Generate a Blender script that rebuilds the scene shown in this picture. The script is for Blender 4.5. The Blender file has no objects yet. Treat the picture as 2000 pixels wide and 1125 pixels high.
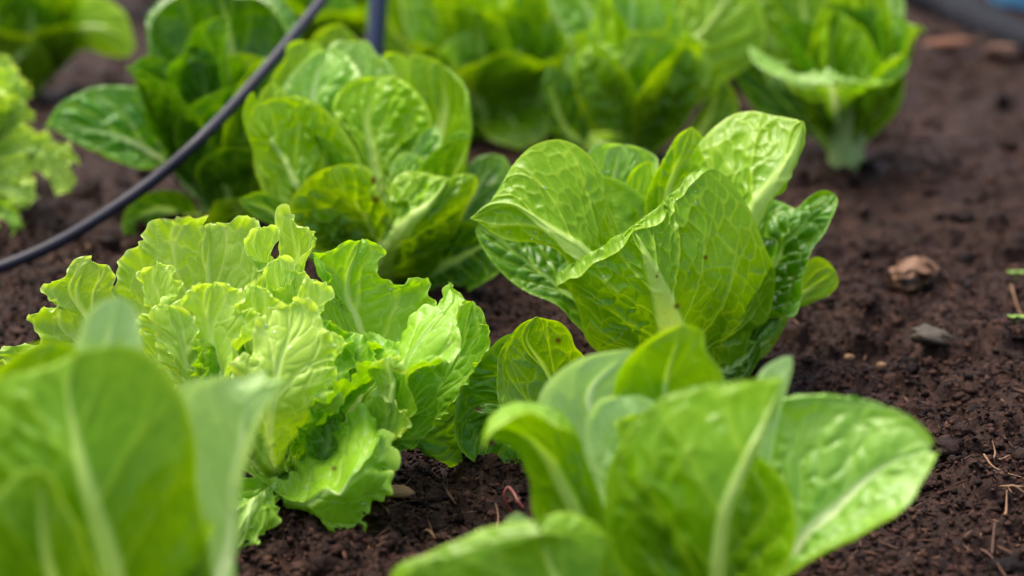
import bpy, math, random
import numpy as np
from mathutils import Vector

# ------------------------------------------------------------------ camera
sc = bpy.context.scene
CAM_H, PITCH, LENS = 0.52, math.radians(18.0), 70.0
F_PX = LENS / 36.0 * 2000.0
cam_data = bpy.data.cameras.new("camera")
cam = bpy.data.objects.new("camera", cam_data)
sc.collection.objects.link(cam)
cam.location = (0, 0, CAM_H)
cam.rotation_euler = (math.radians(90) - PITCH, 0, 0)
cam_data.lens, cam_data.sensor_width = LENS, 36.0
cam_data.clip_start, cam_data.clip_end = 0.05, 300.0
cam_data.dof.use_dof = True
cam_data.dof.focus_distance = 1.33
cam_data.dof.aperture_fstop = 3.7
sc.camera = cam

# ------------------------------------------------------------------ light
SUN_EL, SUN_AZ = math.radians(66), math.radians(-50)      # soft sun, high, from the left
w = bpy.data.worlds.new("World"); sc.world = w; w.use_nodes = True
nt = w.node_tree; nt.nodes.clear()
sky = nt.nodes.new("ShaderNodeTexSky"); sky.sky_type = 'NISHITA'; sky.sun_disc = False
sky.sun_elevation = SUN_EL; sky.sun_rotation = SUN_AZ
sky.air_density = 1.0; sky.dust_density = 6.0; sky.ozone_density = 1.0
bg = nt.nodes.new("ShaderNodeBackground"); bg.inputs[1].default_value = 0.15
wo = nt.nodes.new("ShaderNodeOutputWorld")
nt.links.new(sky.outputs[0], bg.inputs[0]); nt.links.new(bg.outputs[0], wo.inputs[0])
sl = bpy.data.lights.new("sun", 'SUN'); sl.energy = 0.85; sl.angle = math.radians(35); sl.color = (1.0, 0.96, 0.88)
so = bpy.data.objects.new("sun", sl); sc.collection.objects.link(so)
sd = Vector((math.sin(SUN_AZ) * math.cos(SUN_EL), math.cos(SUN_AZ) * math.cos(SUN_EL), math.sin(SUN_EL)))
so.rotation_euler = sd.to_track_quat('Z', 'Y').to_euler()
so.location = sd * 5
sc.view_settings.view_transform = 'Standard'; sc.view_settings.look = 'None'
sc.view_settings.gamma = 1.0; sc.view_settings.use_curve_mapping = False
sc.view_settings.exposure = 1.15
sc.render.engine = 'CYCLES'
sc.cycles.use_denoising = True
sc.cycles.max_bounces = 8; sc.cycles.diffuse_bounces = 4; sc.cycles.transmission_bounces = 5
sc.cycles.caustics_reflective = False; sc.cycles.caustics_refractive = False

# ------------------------------------------------------------------ space helpers
CP = np.array([0, 0, CAM_H])
RT = np.array([1.0, 0, 0]); UP = np.array([0, math.sin(PITCH), math.cos(PITCH)])
FW = np.array([0, math.cos(PITCH), -math.sin(PITCH)])

def at(x, y, d):
    """point of the place seen at photo pixel (x, y), d metres along the camera axis"""
    x = np.asarray(x, float); y = np.asarray(y, float); d = np.asarray(d, float)
    return CP + d[..., None] * (FW + ((x - 1000) / F_PX)[..., None] * RT - ((y - 562.5) / F_PX)[..., None] * UP)

def gdepth(y):
    return CAM_H / (math.sin(PITCH) + (y - 562.5) / F_PX * math.cos(PITCH))

def pix(P):
    q = P - CP; d = q @ FW
    return 1000 + (q @ RT) / d * F_PX, 562.5 - (q @ UP) / d * F_PX

# ------------------------------------------------------------------ noise
def h2(i, j, s=0):
    n = (i.astype(np.int64) * 374761393 + j.astype(np.int64) * 668265263 + s * 1442695041) & 0xffffffff
    n = ((n ^ (n >> 13)) * 1274126177) & 0xffffffff
    n = ((n ^ (n >> 16)) * 2246822519) & 0xffffffff
    return ((n ^ (n >> 15)) & 0xffffff) / float(0xffffff)

def vn(x, y, s=0):
    x = np.asarray(x, float); y = np.asarray(y, float)
    i = np.floor(x); j = np.floor(y); fx = x - i; fy = y - j
    fx = fx * fx * (3 - 2 * fx); fy = fy * fy * (3 - 2 * fy)
    a = h2(i, j, s); b = h2(i + 1, j, s); c = h2(i, j + 1, s); d = h2(i + 1, j + 1, s)
    return ((a + (b - a) * fx) * (1 - fy) + (c + (d - c) * fx) * fy) * 2 - 1

def fbm(x, y, s=0, o=3):
    t = 0; a = 1; n = 0
    for k in range(o):
        t = t + a * vn(x * 2 ** k, y * 2 ** k, s + 17 * k); n += a; a *= .5
    return t / n

def voro(x, y, s=0, jit=.85):
    i = np.floor(x); j = np.floor(y)
    f1 = np.full(x.shape, 9.0); f2 = np.full(x.shape, 9.0); cid = np.zeros(x.shape)
    for a in (-1, 0, 1):
        for b in (-1, 0, 1):
            px = i + a + .5 + (h2(i + a, j + b, s) - .5) * jit
            py = j + b + .5 + (h2(i + a, j + b, s + 7) - .5) * jit
            d = np.hypot(px - x, py - y)
            m = d < f1
            f2 = np.where(m, f1, np.minimum(f2, d)); cid = np.where(m, h2(i + a, j + b, s + 3), cid)
            f1 = np.where(m, d, f1)
    return f1, f2, cid

def ss(a, b, x):
    t = np.clip((x - a) / (b - a), 0, 1); return t * t * (3 - 2 * t)

# ------------------------------------------------------------------ object helpers
def link(o):
    sc.collection.objects.link(o); return o

def thing(name, label, cat, loc, group=None):
    o = link(bpy.data.objects.new(name, None)); o.location = loc; o.empty_display_size = .02
    o['label'] = label; o['category'] = cat
    if group: o['group'] = group
    return o

def tag(o, label, cat, group=None):
    o['label'] = label; o['category'] = cat
    if group: o['group'] = group
    return o

def mesh_np(name, V, F, mat, parent=None, attrs=None, smooth=True):
    """V (n,3); F (m,k) faces all with k corners"""
    V = np.asarray(V, np.float32); F = np.asarray(F, np.int32)
    org = np.array(parent.matrix_world.translation if parent and parent.parent is None and parent.type == 'EMPTY' else (0, 0, 0), np.float32)
    if parent is not None:
        p = parent; org = np.zeros(3, np.float32)
        while p is not None:
            org += np.array(p.location, np.float32); p = p.parent
    me = bpy.data.meshes.new(name)
    me.vertices.add(len(V)); me.vertices.foreach_set('co', (V - org).ravel())
    k = F.shape[1]
    me.loops.add(F.size); me.loops.foreach_set('vertex_index', F.ravel())
    me.polygons.add(len(F)); me.polygons.foreach_set('loop_start', np.arange(0, F.size, k, dtype=np.int32))
    me.polygons.foreach_set('loop_total', np.full(len(F), k, np.int32))
    for an, av in (attrs or {}).items():
        av = np.asarray(av, np.float32)
        if av.ndim == 1:
            a = me.attributes.new(an, 'FLOAT', 'POINT'); a.data.foreach_set('value', av)
        else:
            a = me.attributes.new(an, 'FLOAT_VECTOR', 'POINT'); a.data.foreach_set('vector', av.ravel())
    me.update(calc_edges=True)
    if smooth: me.polygons.foreach_set('use_smooth', np.ones(len(F), bool))
    me.materials.append(mat)
    o = link(bpy.data.objects.new(name, me))
    if parent is not None: o.parent = parent
    return o

def grid_faces(n, m):
    i = np.arange(n - 1)[:, None] * m + np.arange(m - 1)[None]
    return np.stack([i, i + 1, i + m + 1, i + m], -1).reshape(-1, 4)

def spline(P, n, pw=.5):
    """Catmull-Rom through P, n samples evenly spaced by length"""
    P = np.asarray(P, float)
    keep = [0] + [k for k in range(1, len(P)) if np.linalg.norm(P[k] - P[k - 1]) > 1e-6]
    P = P[keep]
    if len(P) == 2:
        t = np.linspace(0, 1, n)[:, None]; return P[0] * (1 - t) + P[1] * t
    Q = np.vstack([2 * P[0] - P[1], P, 2 * P[-1] - P[-2]])
    out = []
    for k in range(1, len(Q) - 2):
        p0, p1, p2, p3 = Q[k - 1:k + 3]
        t0 = 0; t1 = t0 + np.linalg.norm(p1 - p0) ** pw; t2 = t1 + np.linalg.norm(p2 - p1) ** pw; t3 = t2 + np.linalg.norm(p3 - p2) ** pw
        t = np.linspace(t1, t2, 17)[:-1, None]
        A1 = (t1 - t) / (t1 - t0) * p0 + (t - t0) / (t1 - t0) * p1
        A2 = (t2 - t) / (t2 - t1) * p1 + (t - t1) / (t2 - t1) * p2
        A3 = (t3 - t) / (t3 - t2) * p2 + (t - t2) / (t3 - t2) * p3
        B1 = (t2 - t) / (t2 - t0) * A1 + (t - t0) / (t2 - t0) * A2
        B2 = (t3 - t) / (t3 - t1) * A2 + (t - t1) / (t3 - t1) * A3
        out.append((t2 - t) / (t2 - t1) * B1 + (t - t1) / (t2 - t1) * B2)
    out.append(P[-1:]); S = np.vstack(out)
    L = np.concatenate([[0], np.cumsum(np.linalg.norm(np.diff(S[:, :3], axis=0), axis=1))])
    u = np.linspace(0, L[-1], n)
    return np.stack([np.interp(u, L, S[:, c]) for c in range(S.shape[1])], -1)

def unit(v):
    return v / np.maximum(np.linalg.norm(v, axis=-1, keepdims=True), 1e-9)

def normals(P):
    Pu = np.gradient(P, axis=0); Pv = np.gradient(P, axis=1)
    return unit(np.cross(Pv, Pu))

# ------------------------------------------------------------------ materials
def mat_nodes(name):
    m = bpy.data.materials.new(name); m.use_nodes = True
    t = m.node_tree; t.nodes.clear()
    return m, t, t.nodes, t.links

def N(nodes, kind, **kw):
    n = nodes.new(kind)
    for k, v in kw.items(): setattr(n, k, v)
    return n

def mixc(t, fac, a, b, blend='MIX'):
    n = t.nodes.new('ShaderNodeMix'); n.data_type = 'RGBA'; n.blend_type = blend
    for sock, val in ((n.inputs[0], fac), (n.inputs[6], a), (n.inputs[7], b)):
        if isinstance(val, bpy.types.NodeSocket): t.links.new(val, sock)
        elif isinstance(val, tuple): sock.default_value = (*val, 1)
        else: sock.default_value = val
    return n.outputs[2]

def fmath(t, op, a, b=0.0, clamp=False):
    n = t.nodes.new('ShaderNodeMath'); n.operation = op; n.use_clamp = clamp
    for sock, val in ((n.inputs[0], a), (n.inputs[1], b)):
        if isinstance(val, bpy.types.NodeSocket): t.links.new(val, sock)
        else: sock.default_value = val
    return n.outputs[0]

def leaf_material(name, dark, light, vein, rib, rough=.36, transl=.38, spec=.5):
    m, t, nd, lk = mat_nodes(name)
    def attr(a):
        n = N(nd, 'ShaderNodeAttribute', attribute_name=a); return n.outputs['Fac']
    tc = N(nd, 'ShaderNodeTexCoord').outputs['Object']
    no = N(nd, 'ShaderNodeTexNoise'); no.inputs['Scale'].default_value = 55; no.inputs['Detail'].default_value = 5; lk.new(tc, no.inputs['Vector'])
    nf = N(nd, 'ShaderNodeTexNoise'); nf.inputs['Scale'].default_value = 900; nf.inputs['Detail'].default_value = 3; lk.new(tc, nf.inputs['Vector'])
    tint = fmath(t, 'ADD', attr('tint'), fmath(t, 'MULTIPLY', fmath(t, 'SUBTRACT', no.outputs[0], .5), .7), True)
    c = mixc(t, tint, dark, light)
    c = mixc(t, fmath(t, 'MULTIPLY', nf.outputs[0], .35), c, tuple(x * .72 for x in light))
    c = mixc(t, fmath(t, 'MULTIPLY', attr('vein'), .8, True), c, vein)
    c = mixc(t, attr('rib'), c, rib)
    c = mixc(t, attr('spot'), c, (.10, .035, .01))
    hs = N(nd, 'ShaderNodeHueSaturation'); hs.inputs['Saturation'].default_value = 1.15; hs.inputs['Value'].default_value = 1.9; hs.inputs['Hue'].default_value = .488
    lk.new(c, hs.inputs['Color'])
    b = N(nd, 'ShaderNodeBsdfPrincipled')
    lk.new(c, b.inputs['Base Color'])
    b.inputs['Specular IOR Level'].default_value = spec
    ro = fmath(t, 'ADD', fmath(t, 'MULTIPLY', no.outputs[0], .22), rough - .11)
    lk.new(ro, b.inputs['Roughness'])
    bp = N(nd, 'ShaderNodeBump'); bp.inputs['Strength'].default_value = .35; bp.inputs['Distance'].default_value = .0006
    nb = N(nd, 'ShaderNodeTexNoise'); nb.inputs['Scale'].default_value = 330; nb.inputs['Detail'].default_value = 3; lk.new(tc, nb.inputs['Vector'])
    lk.new(nb.outputs[0], bp.inputs['Height']); lk.new(bp.outputs[0], b.inputs['Normal'])
    tl = N(nd, 'ShaderNodeBsdfTranslucent'); lk.new(hs.outputs[0], tl.inputs['Color'])
    mx = N(nd, 'ShaderNodeMixShader'); mx.inputs[0].default_value = transl
    lk.new(b.outputs[0], mx.inputs[1]); lk.new(tl.outputs[0], mx.inputs[2])
    out = N(nd, 'ShaderNodeOutputMaterial'); lk.new(mx.outputs[0], out.inputs[0])
    return m

MR = leaf_material('romaine_leaf', (.032, .145, .0004), (.245, .470, .0008), (.42, .60, .04), (.50, .66, .16), .25, .28, .30)
MD = leaf_material('deep_green_leaf', (.012, .085, .0006), (.100, .300, .001), (.25, .43, .04), (.42, .60, .16), .25, .25, .30)
MP = leaf_material('pale_bloom_leaf', (.060, .260, .012), (.270, .500, .055), (.46, .64, .17), (.66, .78, .38), .30, .25, .42)
ML = leaf_material('frilly_leaf', (.150, .340, .004), (.500, .690, .080), (.62, .76, .20), (.55, .70, .20), .33, .24, .36)
MG = leaf_material('frilly_green_leaf', (.045, .220, .003), (.270, .520, .022), (.40, .60, .09), (.46, .64, .18), .30, .29, .32)

MB_ = leaf_material('pale_underside_leaf', (.160, .380, .060), (.400, .600, .190), (.50, .68, .24), (.66, .78, .44), .32, .22, .5)

def simple_mat(name, col, rough=.6, spec=.4, var=.25, scale=60, bump=.3, dist=.001, trans=0):
    m, t, nd, lk = mat_nodes(name)
    tc = N(nd, 'ShaderNodeTexCoord').outputs['Object']
    no = N(nd, 'ShaderNodeTexNoise'); no.inputs['Scale'].default_value = scale; no.inputs['Detail'].default_value = 6; lk.new(tc, no.inputs['Vector'])
    c = mixc(t, no.outputs[0], tuple(x * (1 - var) for x in col), tuple(min(1, x * (1 + var)) for x in col))
    b = N(nd, 'ShaderNodeBsdfPrincipled'); lk.new(c, b.inputs['Base Color'])
    b.inputs['Roughness'].default_value = rough; b.inputs['Specular IOR Level'].default_value = spec
    bp = N(nd, 'ShaderNodeBump'); bp.inputs['Strength'].default_value = bump; bp.inputs['Distance'].default_value = dist
    lk.new(no.outputs[0], bp.inputs['Height']); lk.new(bp.outputs[0], b.inputs['Normal'])
    out = N(nd, 'ShaderNodeOutputMaterial'); lk.new(b.outputs[0], out.inputs[0])
    return m

def drop_mat():
    m, t, nd, lk = mat_nodes('water_drop')
    g = N(nd, 'ShaderNodeBsdfGlossy'); g.inputs['Roughness'].default_value = .04
    tp = N(nd, 'ShaderNodeBsdfTransparent'); tp.inputs['Color'].default_value = (.97, 1, .97, 1)
    mx = N(nd, 'ShaderNodeMixShader'); mx.inputs[0].default_value = .17
    lk.new(tp.outputs[0], mx.inputs[1]); lk.new(g.outputs[0], mx.inputs[2])
    out = N(nd, 'ShaderNodeOutputMaterial'); lk.new(mx.outputs[0], out.inputs[0])
    return m
MW = drop_mat()

# ------------------------------------------------------------------ unit spheres
def ico(sub=1):
    import bmesh
    bm = bmesh.new(); bmesh.ops.create_icosphere(bm, subdivisions=sub, radius=1)
    V = np.array([v.co[:] for v in bm.verts]); F = np.array([[v.index for v in f.verts] for f in bm.faces]); bm.free()
    return V, F
IV1, IF1 = ico(1); IV2, IF2 = ico(2)

# ------------------------------------------------------------------ leaf surface
SEED = [0]
RINGS = (((.095, .125), (58, 68), (5, 35), .105), ((.12, .145), (70, 78), (45, 68), .115), ((.145, .17), (80, 86), (74, 88), .085))
def leaf_surface(parent, Lw, Mw, Rw, nu=90, nv=61, mat=None, side='in', cup=None, rimc=None, rib=.006, nvein=7, va=.27,
                 quilt=.0016, und=.003, tint=.4, tipt=.3, lips=(), ruffle=0, rfreq=42., teeth=0, drops=0, spots=(),
                 veins=1.0, label=None, crease=.0, seed=None, cell=.012, edge=.0019, ribstop=.9, notch=()):
    if cup is None: cup = -.15 if side == 'in' else .08
    if rimc is None: rimc = .0035 if side == 'in' else -.0015
    SEED[0] += 1; s = SEED[0] * 13 if seed is None else seed
    L = spline(Lw, nu); M = spline(Mw, nu); R = spline(Rw, nu)
    u = np.linspace(0, 1, nu)
    if teeth:
        for E, k in ((L, 1), (R, 2)):
            seg = np.concatenate([[0], np.cumsum(np.linalg.norm(np.diff(E, axis=0), axis=1))])
            out = unit(E - M[np.clip((np.arange(nu) * .85).astype(int), 0, nu - 1)])
            q = seg * 95 + s + 1.2 * vn(seg * 60, seg * 0, s + k)
            f = q - np.floor(q); saw = ss(0, .6, f) * ss(1, .6, f)
            big = fbm(seg * 38, seg * 0 + k, s + k, 2)
            E += out * (teeth * (.55 * (saw - .5) * (h2(np.floor(q), np.floor(q) * 0, s) * .8 + .4) + 1.6 * big))[:, None] * ss(.12, .35, u)[:, None]
    for (sd_, u0, depth, wdt) in notch:
        E = L if sd_ == 'L' else R
        E += (M - E) * (depth * np.exp(-((u - u0) / wdt) ** 2))[:, None]
    n2 = nv // 2
    tt = np.linspace(0, 1, n2 + 1)
    if ruffle: tt = 1 - (1 - tt) ** 1.35
    av = np.concatenate([tt[::-1], tt[1:]]); sg = np.concatenate([-np.ones(n2), [0], np.ones(n2)])
    E = np.where((sg < 0)[None, :, None], L[:, None], R[:, None])
    P = M[:, None] * (1 - av)[None, :, None] + E * av[None, :, None]
    W = np.linalg.norm(P - M[:, None], axis=-1)
    N0 = normals(P)
    Wd = np.linalg.norm(R - L, axis=1)
    Wd = np.convolve(np.pad(Wd, 4, 'edge'), np.ones(9) / 9, 'valid')
    N0s = N0.copy()
    for _ in range(12):
        N0s[:, 1:-1] = unit(N0s[:, :-2] + N0s[:, 1:-1] + N0s[:, 2:])
        N0s[1:-1] = unit(N0s[:-2] + N0s[1:-1] + N0s[2:])
    P = P + N0s * (cup * Wd[:, None] * (1 - (av ** 2))[None] * ss(0, .25, u)[:, None] * ss(1.0, .75, u)[:, None])[..., None]
    if crease == 0:
        for _ in range(max(3, nv // 5)):
            m_ = P.copy(); m_[:, 1:-1] = .25 * P[:, :-2] + .5 * P[:, 1:-1] + .25 * P[:, 2:]
            k = np.exp(-(av / .35) ** 2)[None, :, None]; P = P * (1 - k) + m_ * k
    Nn = normals(P)
    for _ in range(4):
        Nn[:, 1:-1] = unit(Nn[:, :-2] + Nn[:, 1:-1] + Nn[:, 2:]); Nn[1:-1] = unit(Nn[:-2] + Nn[1:-1] + Nn[2:])
    Len = np.sum(np.linalg.norm(np.diff(M, axis=0), axis=1))
    U = u[:, None] + 0 * av[None]; A = av[None] + 0 * U; S = sg[None] + 0 * U
    X = A * np.maximum(W, 1e-5) / np.maximum(A, 1e-3)          # lateral distance, metres
    X = W
    YY = U * Len
    # broad undulation
    P = P + Nn * (und * fbm(YY * 28 + s, S * X * 28, s, 2) * ss(0, .5, U) * (.35 + .65 * A) * ss(0, .012, Wd)[:, None])[..., None]
    if ruffle:
        seg = np.where(S < 0, np.concatenate([[0], np.cumsum(np.linalg.norm(np.diff(L, axis=0), axis=1))])[:, None],
                       np.concatenate([[0], np.cumsum(np.linalg.norm(np.diff(R, axis=0), axis=1))])[:, None])
        ph = seg * rfreq * 6.283 + 2.2 * fbm(seg * 25, S * 3, s, 2) + s
        amp = .6 + .5 * vn(seg * 30, S * 5, s + 3)
        r = np.sin(ph + A * 1.2) * amp
        r2 = np.sin(ph * 2.7 + 1.7 * fbm(seg * 60, S, s + 5, 2)) * .55
        g = ruffle * (r * A ** 4.2 + r2 * A ** 9) * ss(.15, .45, U)
        P = P + Nn * g[..., None]
        outv = unit(E - M[:, None]) + 0 * P
        P = P + outv * (ruffle * .35 * np.cos(ph + 1) * amp * A ** 5 * ss(.15, .45, U))[..., None]
    rw_ = rimc * ss(.72, 1.0, A) ** 1.5 * (.7 + .6 * vn(YY * 35, S * 4, s + 41)) * ss(.15, .4, U) * ss(0, .02, Wd)[:, None]
    P = P + Nn * rw_[..., None]
    # vein field
    jit = (.16 * vn(YY * 22, X * 22, s + 9) + .10 * (h2(np.floor(U * 7), S + 3, s) - .5) * 0) / nvein
    phi = nvein * (U ** .92 - va * A ** .85 + jit + .04 * S)
    Pu = np.linalg.norm(np.gradient(P, axis=0), axis=-1) + 1e-6; Pv = np.linalg.norm(np.gradient(P, axis=1), axis=-1) + 1e-6
    gm = np.sqrt((np.gradient(phi, axis=0) / Pu) ** 2 + (np.gradient(phi, axis=1) / Pv) ** 2)
    fr = np.abs(phi - np.round(phi))
    rk = h2(np.round(phi) + 50, S + 2, s)
    fr = np.abs(fr - .24 * ss(.25 + .3 * rk, 1.0 + .2 * rk, A) * ss(.4, .6, rk + .35)); d2 = fr / np.maximum(gm, 1e-3)
    idn = h2(np.round(phi), S + 2, s)
    on = ss(-.3, .6, phi) * ss(nvein * .99, nvein * .8, phi)
    w2 = (.0015 * (1 - .68 * A) + .00022) * (.6 + .7 * idn)
    v2 = np.exp(-(d2 / w2) ** 2) * on * ss(1.02, .75, A)
    ca_ = .35 + .25 * S; x3 = (YY - ca_ * X) / cell + .30 * vn(YY * 120, X * 120, s + 4); y3 = S * (X + ca_ * YY) / cell * .85 + .30 * vn(YY * 120, X * 120, s + 6)
    f1, f2, _ = voro(x3 + .3 * vn(x3 * .7, y3 * .7, s), y3, s + 1)
    d3 = (f2 - f1) * cell * .5
    v3 = np.exp(-(d3 / .00055) ** 2) * ss(.03, .3, A) * (.55 + .45 * A)
    f1b, f2b, _ = voro(x3 * 2.6, y3 * 2.6, s + 5)
    v4 = np.exp(-((f2b - f1b) * cell * .5 / 2.6 / .00022) ** 2)
    rw = rib * (1 - u) ** .8 + .0007
    rw = rw * (1 - ss(ribstop, 1, u) * .7)
    mr = np.exp(-(X / rw[:, None]) ** 4)
    mr = mr * ss(1.0, .93, U) if ribstop < 1 else mr
    vein = np.clip(np.maximum.reduce([v2 * (1 - .35 * A), .70 * v3, .22 * v4]) * veins, 0, 1)
    q = .6 * (1 - np.exp(-(d2 / .0055) ** 2)) * on + .75 * (1 - np.exp(-(d3 / .0024) ** 2))
    patch = .25 + 1.0 * ss(-.35, .55, vn(YY * 24, S * X * 24 + 5, s + 21)) * (1 - .55 * ss(.45, .95, A)) * (1 - .5 * ss(.55, .95, U))
    hgt = quilt * 1.35 * (q * patch * ss(0, .2, A) * ss(1.0, .86, A) * ss(.05, .2, U) * ss(1.0, .85, U)) - .0012 * v2 * veins - .00045 * v3 * veins
    hgt = hgt + quilt * .5 * fbm(YY * 110, X * 110, s + 31, 2) * ss(1.0, .8, A) * ss(.9, .4, U)
    hgt = hgt - mr * (rib * .62) * (1 - U * .6)
    hgt = hgt * ss(0, .01, Wd)[:, None]
    sgn = 1.0 if side == 'in' else -1.0
    P = P + Nn * (sgn * hgt)[..., None]
    # extra rolled margins
    cols = [P]; CA = [A]; Cv = [vein]; Cr = [mr]
    for (sd_, u0, u1, dx, dy, dz) in lips:
        i = 0 if sd_ == 'L' else -1
        win = (ss(u0 - .06, u0 + .06, u) * ss(u1 + .06, u1 - .06, u)) * (.18 + .82 * np.clip(np.sin(np.pi * np.clip((u - u0 + .04) / (min(u1, 1.15) - u0 + .08), 0, 1)), 0, 1))
        jt = 1 + .5 * vn(u * 13, u * 0, s + 77) + .07 * vn(u * 29, u * 0, s + 78)
        dd = np.abs((P[:, i] - CP) @ FW)
        vec = (dx * RT - dy * UP)[None] * (dd / F_PX)[:, None] + FW[None] * dz * .01
        outd = P[:, i] - P[:, i + (12 if i == 0 else -12)]
        outd = unit(np.stack([np.convolve(np.pad(outd[:, c], 12, 'edge'), np.ones(25) / 25, 'valid') for c in range(3)], -1))
        ext = []
        for k in range(1, 8):
            t = k / 7; a = t * 1.5
            base_ = outd * (.0006 * k)
            pk = (.0016 * vn(u * 60, u * 0 + k * .5, s + 90) + .0011 * vn(u * 130, u * 0 + k * .9, s + 91)) * win * math.sin(k / 7 * 3.0)
            ext.append(P[:, i] - FW[None] * pk[:, None] + pk[:, None] * UP[None] * .6 + (1 - win)[:, None] * outd * .0001 * k + win[:, None] * jt[:, None] * (vec * (1 - math.cos(a)) + outd * .0022 * math.sin(a)))
        ext = np.stack(ext, 1)
        o = np.ones((nu, 7))
        if i == 0:
            cols.insert(0, ext[:, ::-1]); CA.insert(0, o); Cv.insert(0, o * .15); Cr.insert(0, o * 0)
        else:
            cols.append(ext); CA.append(o); Cv.append(o * .15); Cr.append(o * 0)
    P = np.concatenate(cols, 1); A = np.concatenate(CA, 1); vein = np.concatenate(Cv, 1); mr = np.concatenate(Cr, 1)
    ncol = P.shape[1]
    U = u[:, None] + 0 * A
    # distance to the margin: a thin pale rim, light caught by the edge painted in
    if edge:
        Wc = np.linalg.norm(np.concatenate([L[:, None]] * 1, 1) - M[:, None], axis=-1)
        dm = (1 - A) * np.maximum(np.linalg.norm(P - M[:, None], axis=-1) / np.maximum(A, .05), 1e-4)
        rim = np.exp(-(dm / edge) ** 2)
        kk = ncol - nv
        if kk:
            li = 7 if lips and any(l[0] == 'L' for l in lips) else 0; ri = ncol - (7 if any(l[0] == 'R' for l in lips) else 0)
            if li: rim[:, 1:li] *= .12; rim[:, li:li + 6] *= .3
            if ri < ncol: rim[:, ri:-1] *= .12; rim[:, ri - 6:ri] *= .3
        vein = np.maximum(vein, rim * .95)  # vein colour also carries the painted rim light
    tn = tint + tipt * (U - .5) * 1.2 + .22 * (A - .5)  # young tips paler; a strong tipt also paints shade low on the blade
    x_, y_ = pix(P.reshape(-1, 3)); x_ = x_.reshape(P.shape[:2]); y_ = y_.reshape(P.shape[:2])
    sp = np.zeros(P.shape[:2])
    for (sx, sy, r) in spots: sp = np.maximum(sp, np.exp(-(((x_ - sx) ** 2 + (y_ - sy) ** 2) / r ** 2) ** 2) * .9)
    if s % 4 == 0 and side == 'in':
        sp = np.maximum(sp, np.exp(-((1 - A) * 28) ** 2) * ss(.55, .75, vn(U * 14, S2 := np.where(np.arange(ncol)[None] < ncol / 2, 3., 9.) + 0 * U, s + 55)) * ss(.4, .5, U) * .75)
    rnd = h2(np.floor(YY.mean(1) * 0 + np.arange(nu))[:, None] + 0 * A, np.arange(ncol)[None] + 0 * A, s + 99)
    sp = np.maximum(sp, (rnd > .99993) * .7)
    at_ = dict(vein=vein.ravel(), rib=np.clip(mr * 1.0 * ss(1.0, .5, U) + mr * .45, 0, 1).ravel() * .9, tint=np.clip(tn, 0, 1).ravel(), spot=sp.ravel())
    o = mesh_np('leaf', P.reshape(-1, 3), grid_faces(nu, ncol), mat or MR, parent, at_)
    if label: o['label'] = label
    if drops:
        rg = np.random.default_rng(s)
        Nf = normals(P); VV = []; FF = []; n = 0
        up = Nf @ np.array([0, -.5, .8]); 
        for _ in range(drops * 3):
            if n >= drops: break
            i = int(rg.uniform(.25, .97) * nu); j = int(rg.uniform(.08, .92) * ncol)
            nn = Nf[i, j]
            if Wd[i] < .012: continue
            if nn @ (CP - P[i, j]) < 0: nn = -nn
            r = .0006 + .0012 * rg.random() ** 2.5
            t1 = unit(np.cross(nn, [0, 0, 1.])); t2 = np.cross(nn, t1)
            q = IV2 * np.array([1, 1 + .35 * rg.random(), .38]) * r
            VV.append(P[i, j] + q[:, :1] * t1 + q[:, 1:2] * t2 + q[:, 2:] * nn); FF.append(IF2 + n * len(IV2)); n += 1
        if n:
            d = mesh_np('water_drops', np.vstack(VV), np.vstack(FF), MW, o); d['kind'] = 'stuff'
    return o

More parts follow.
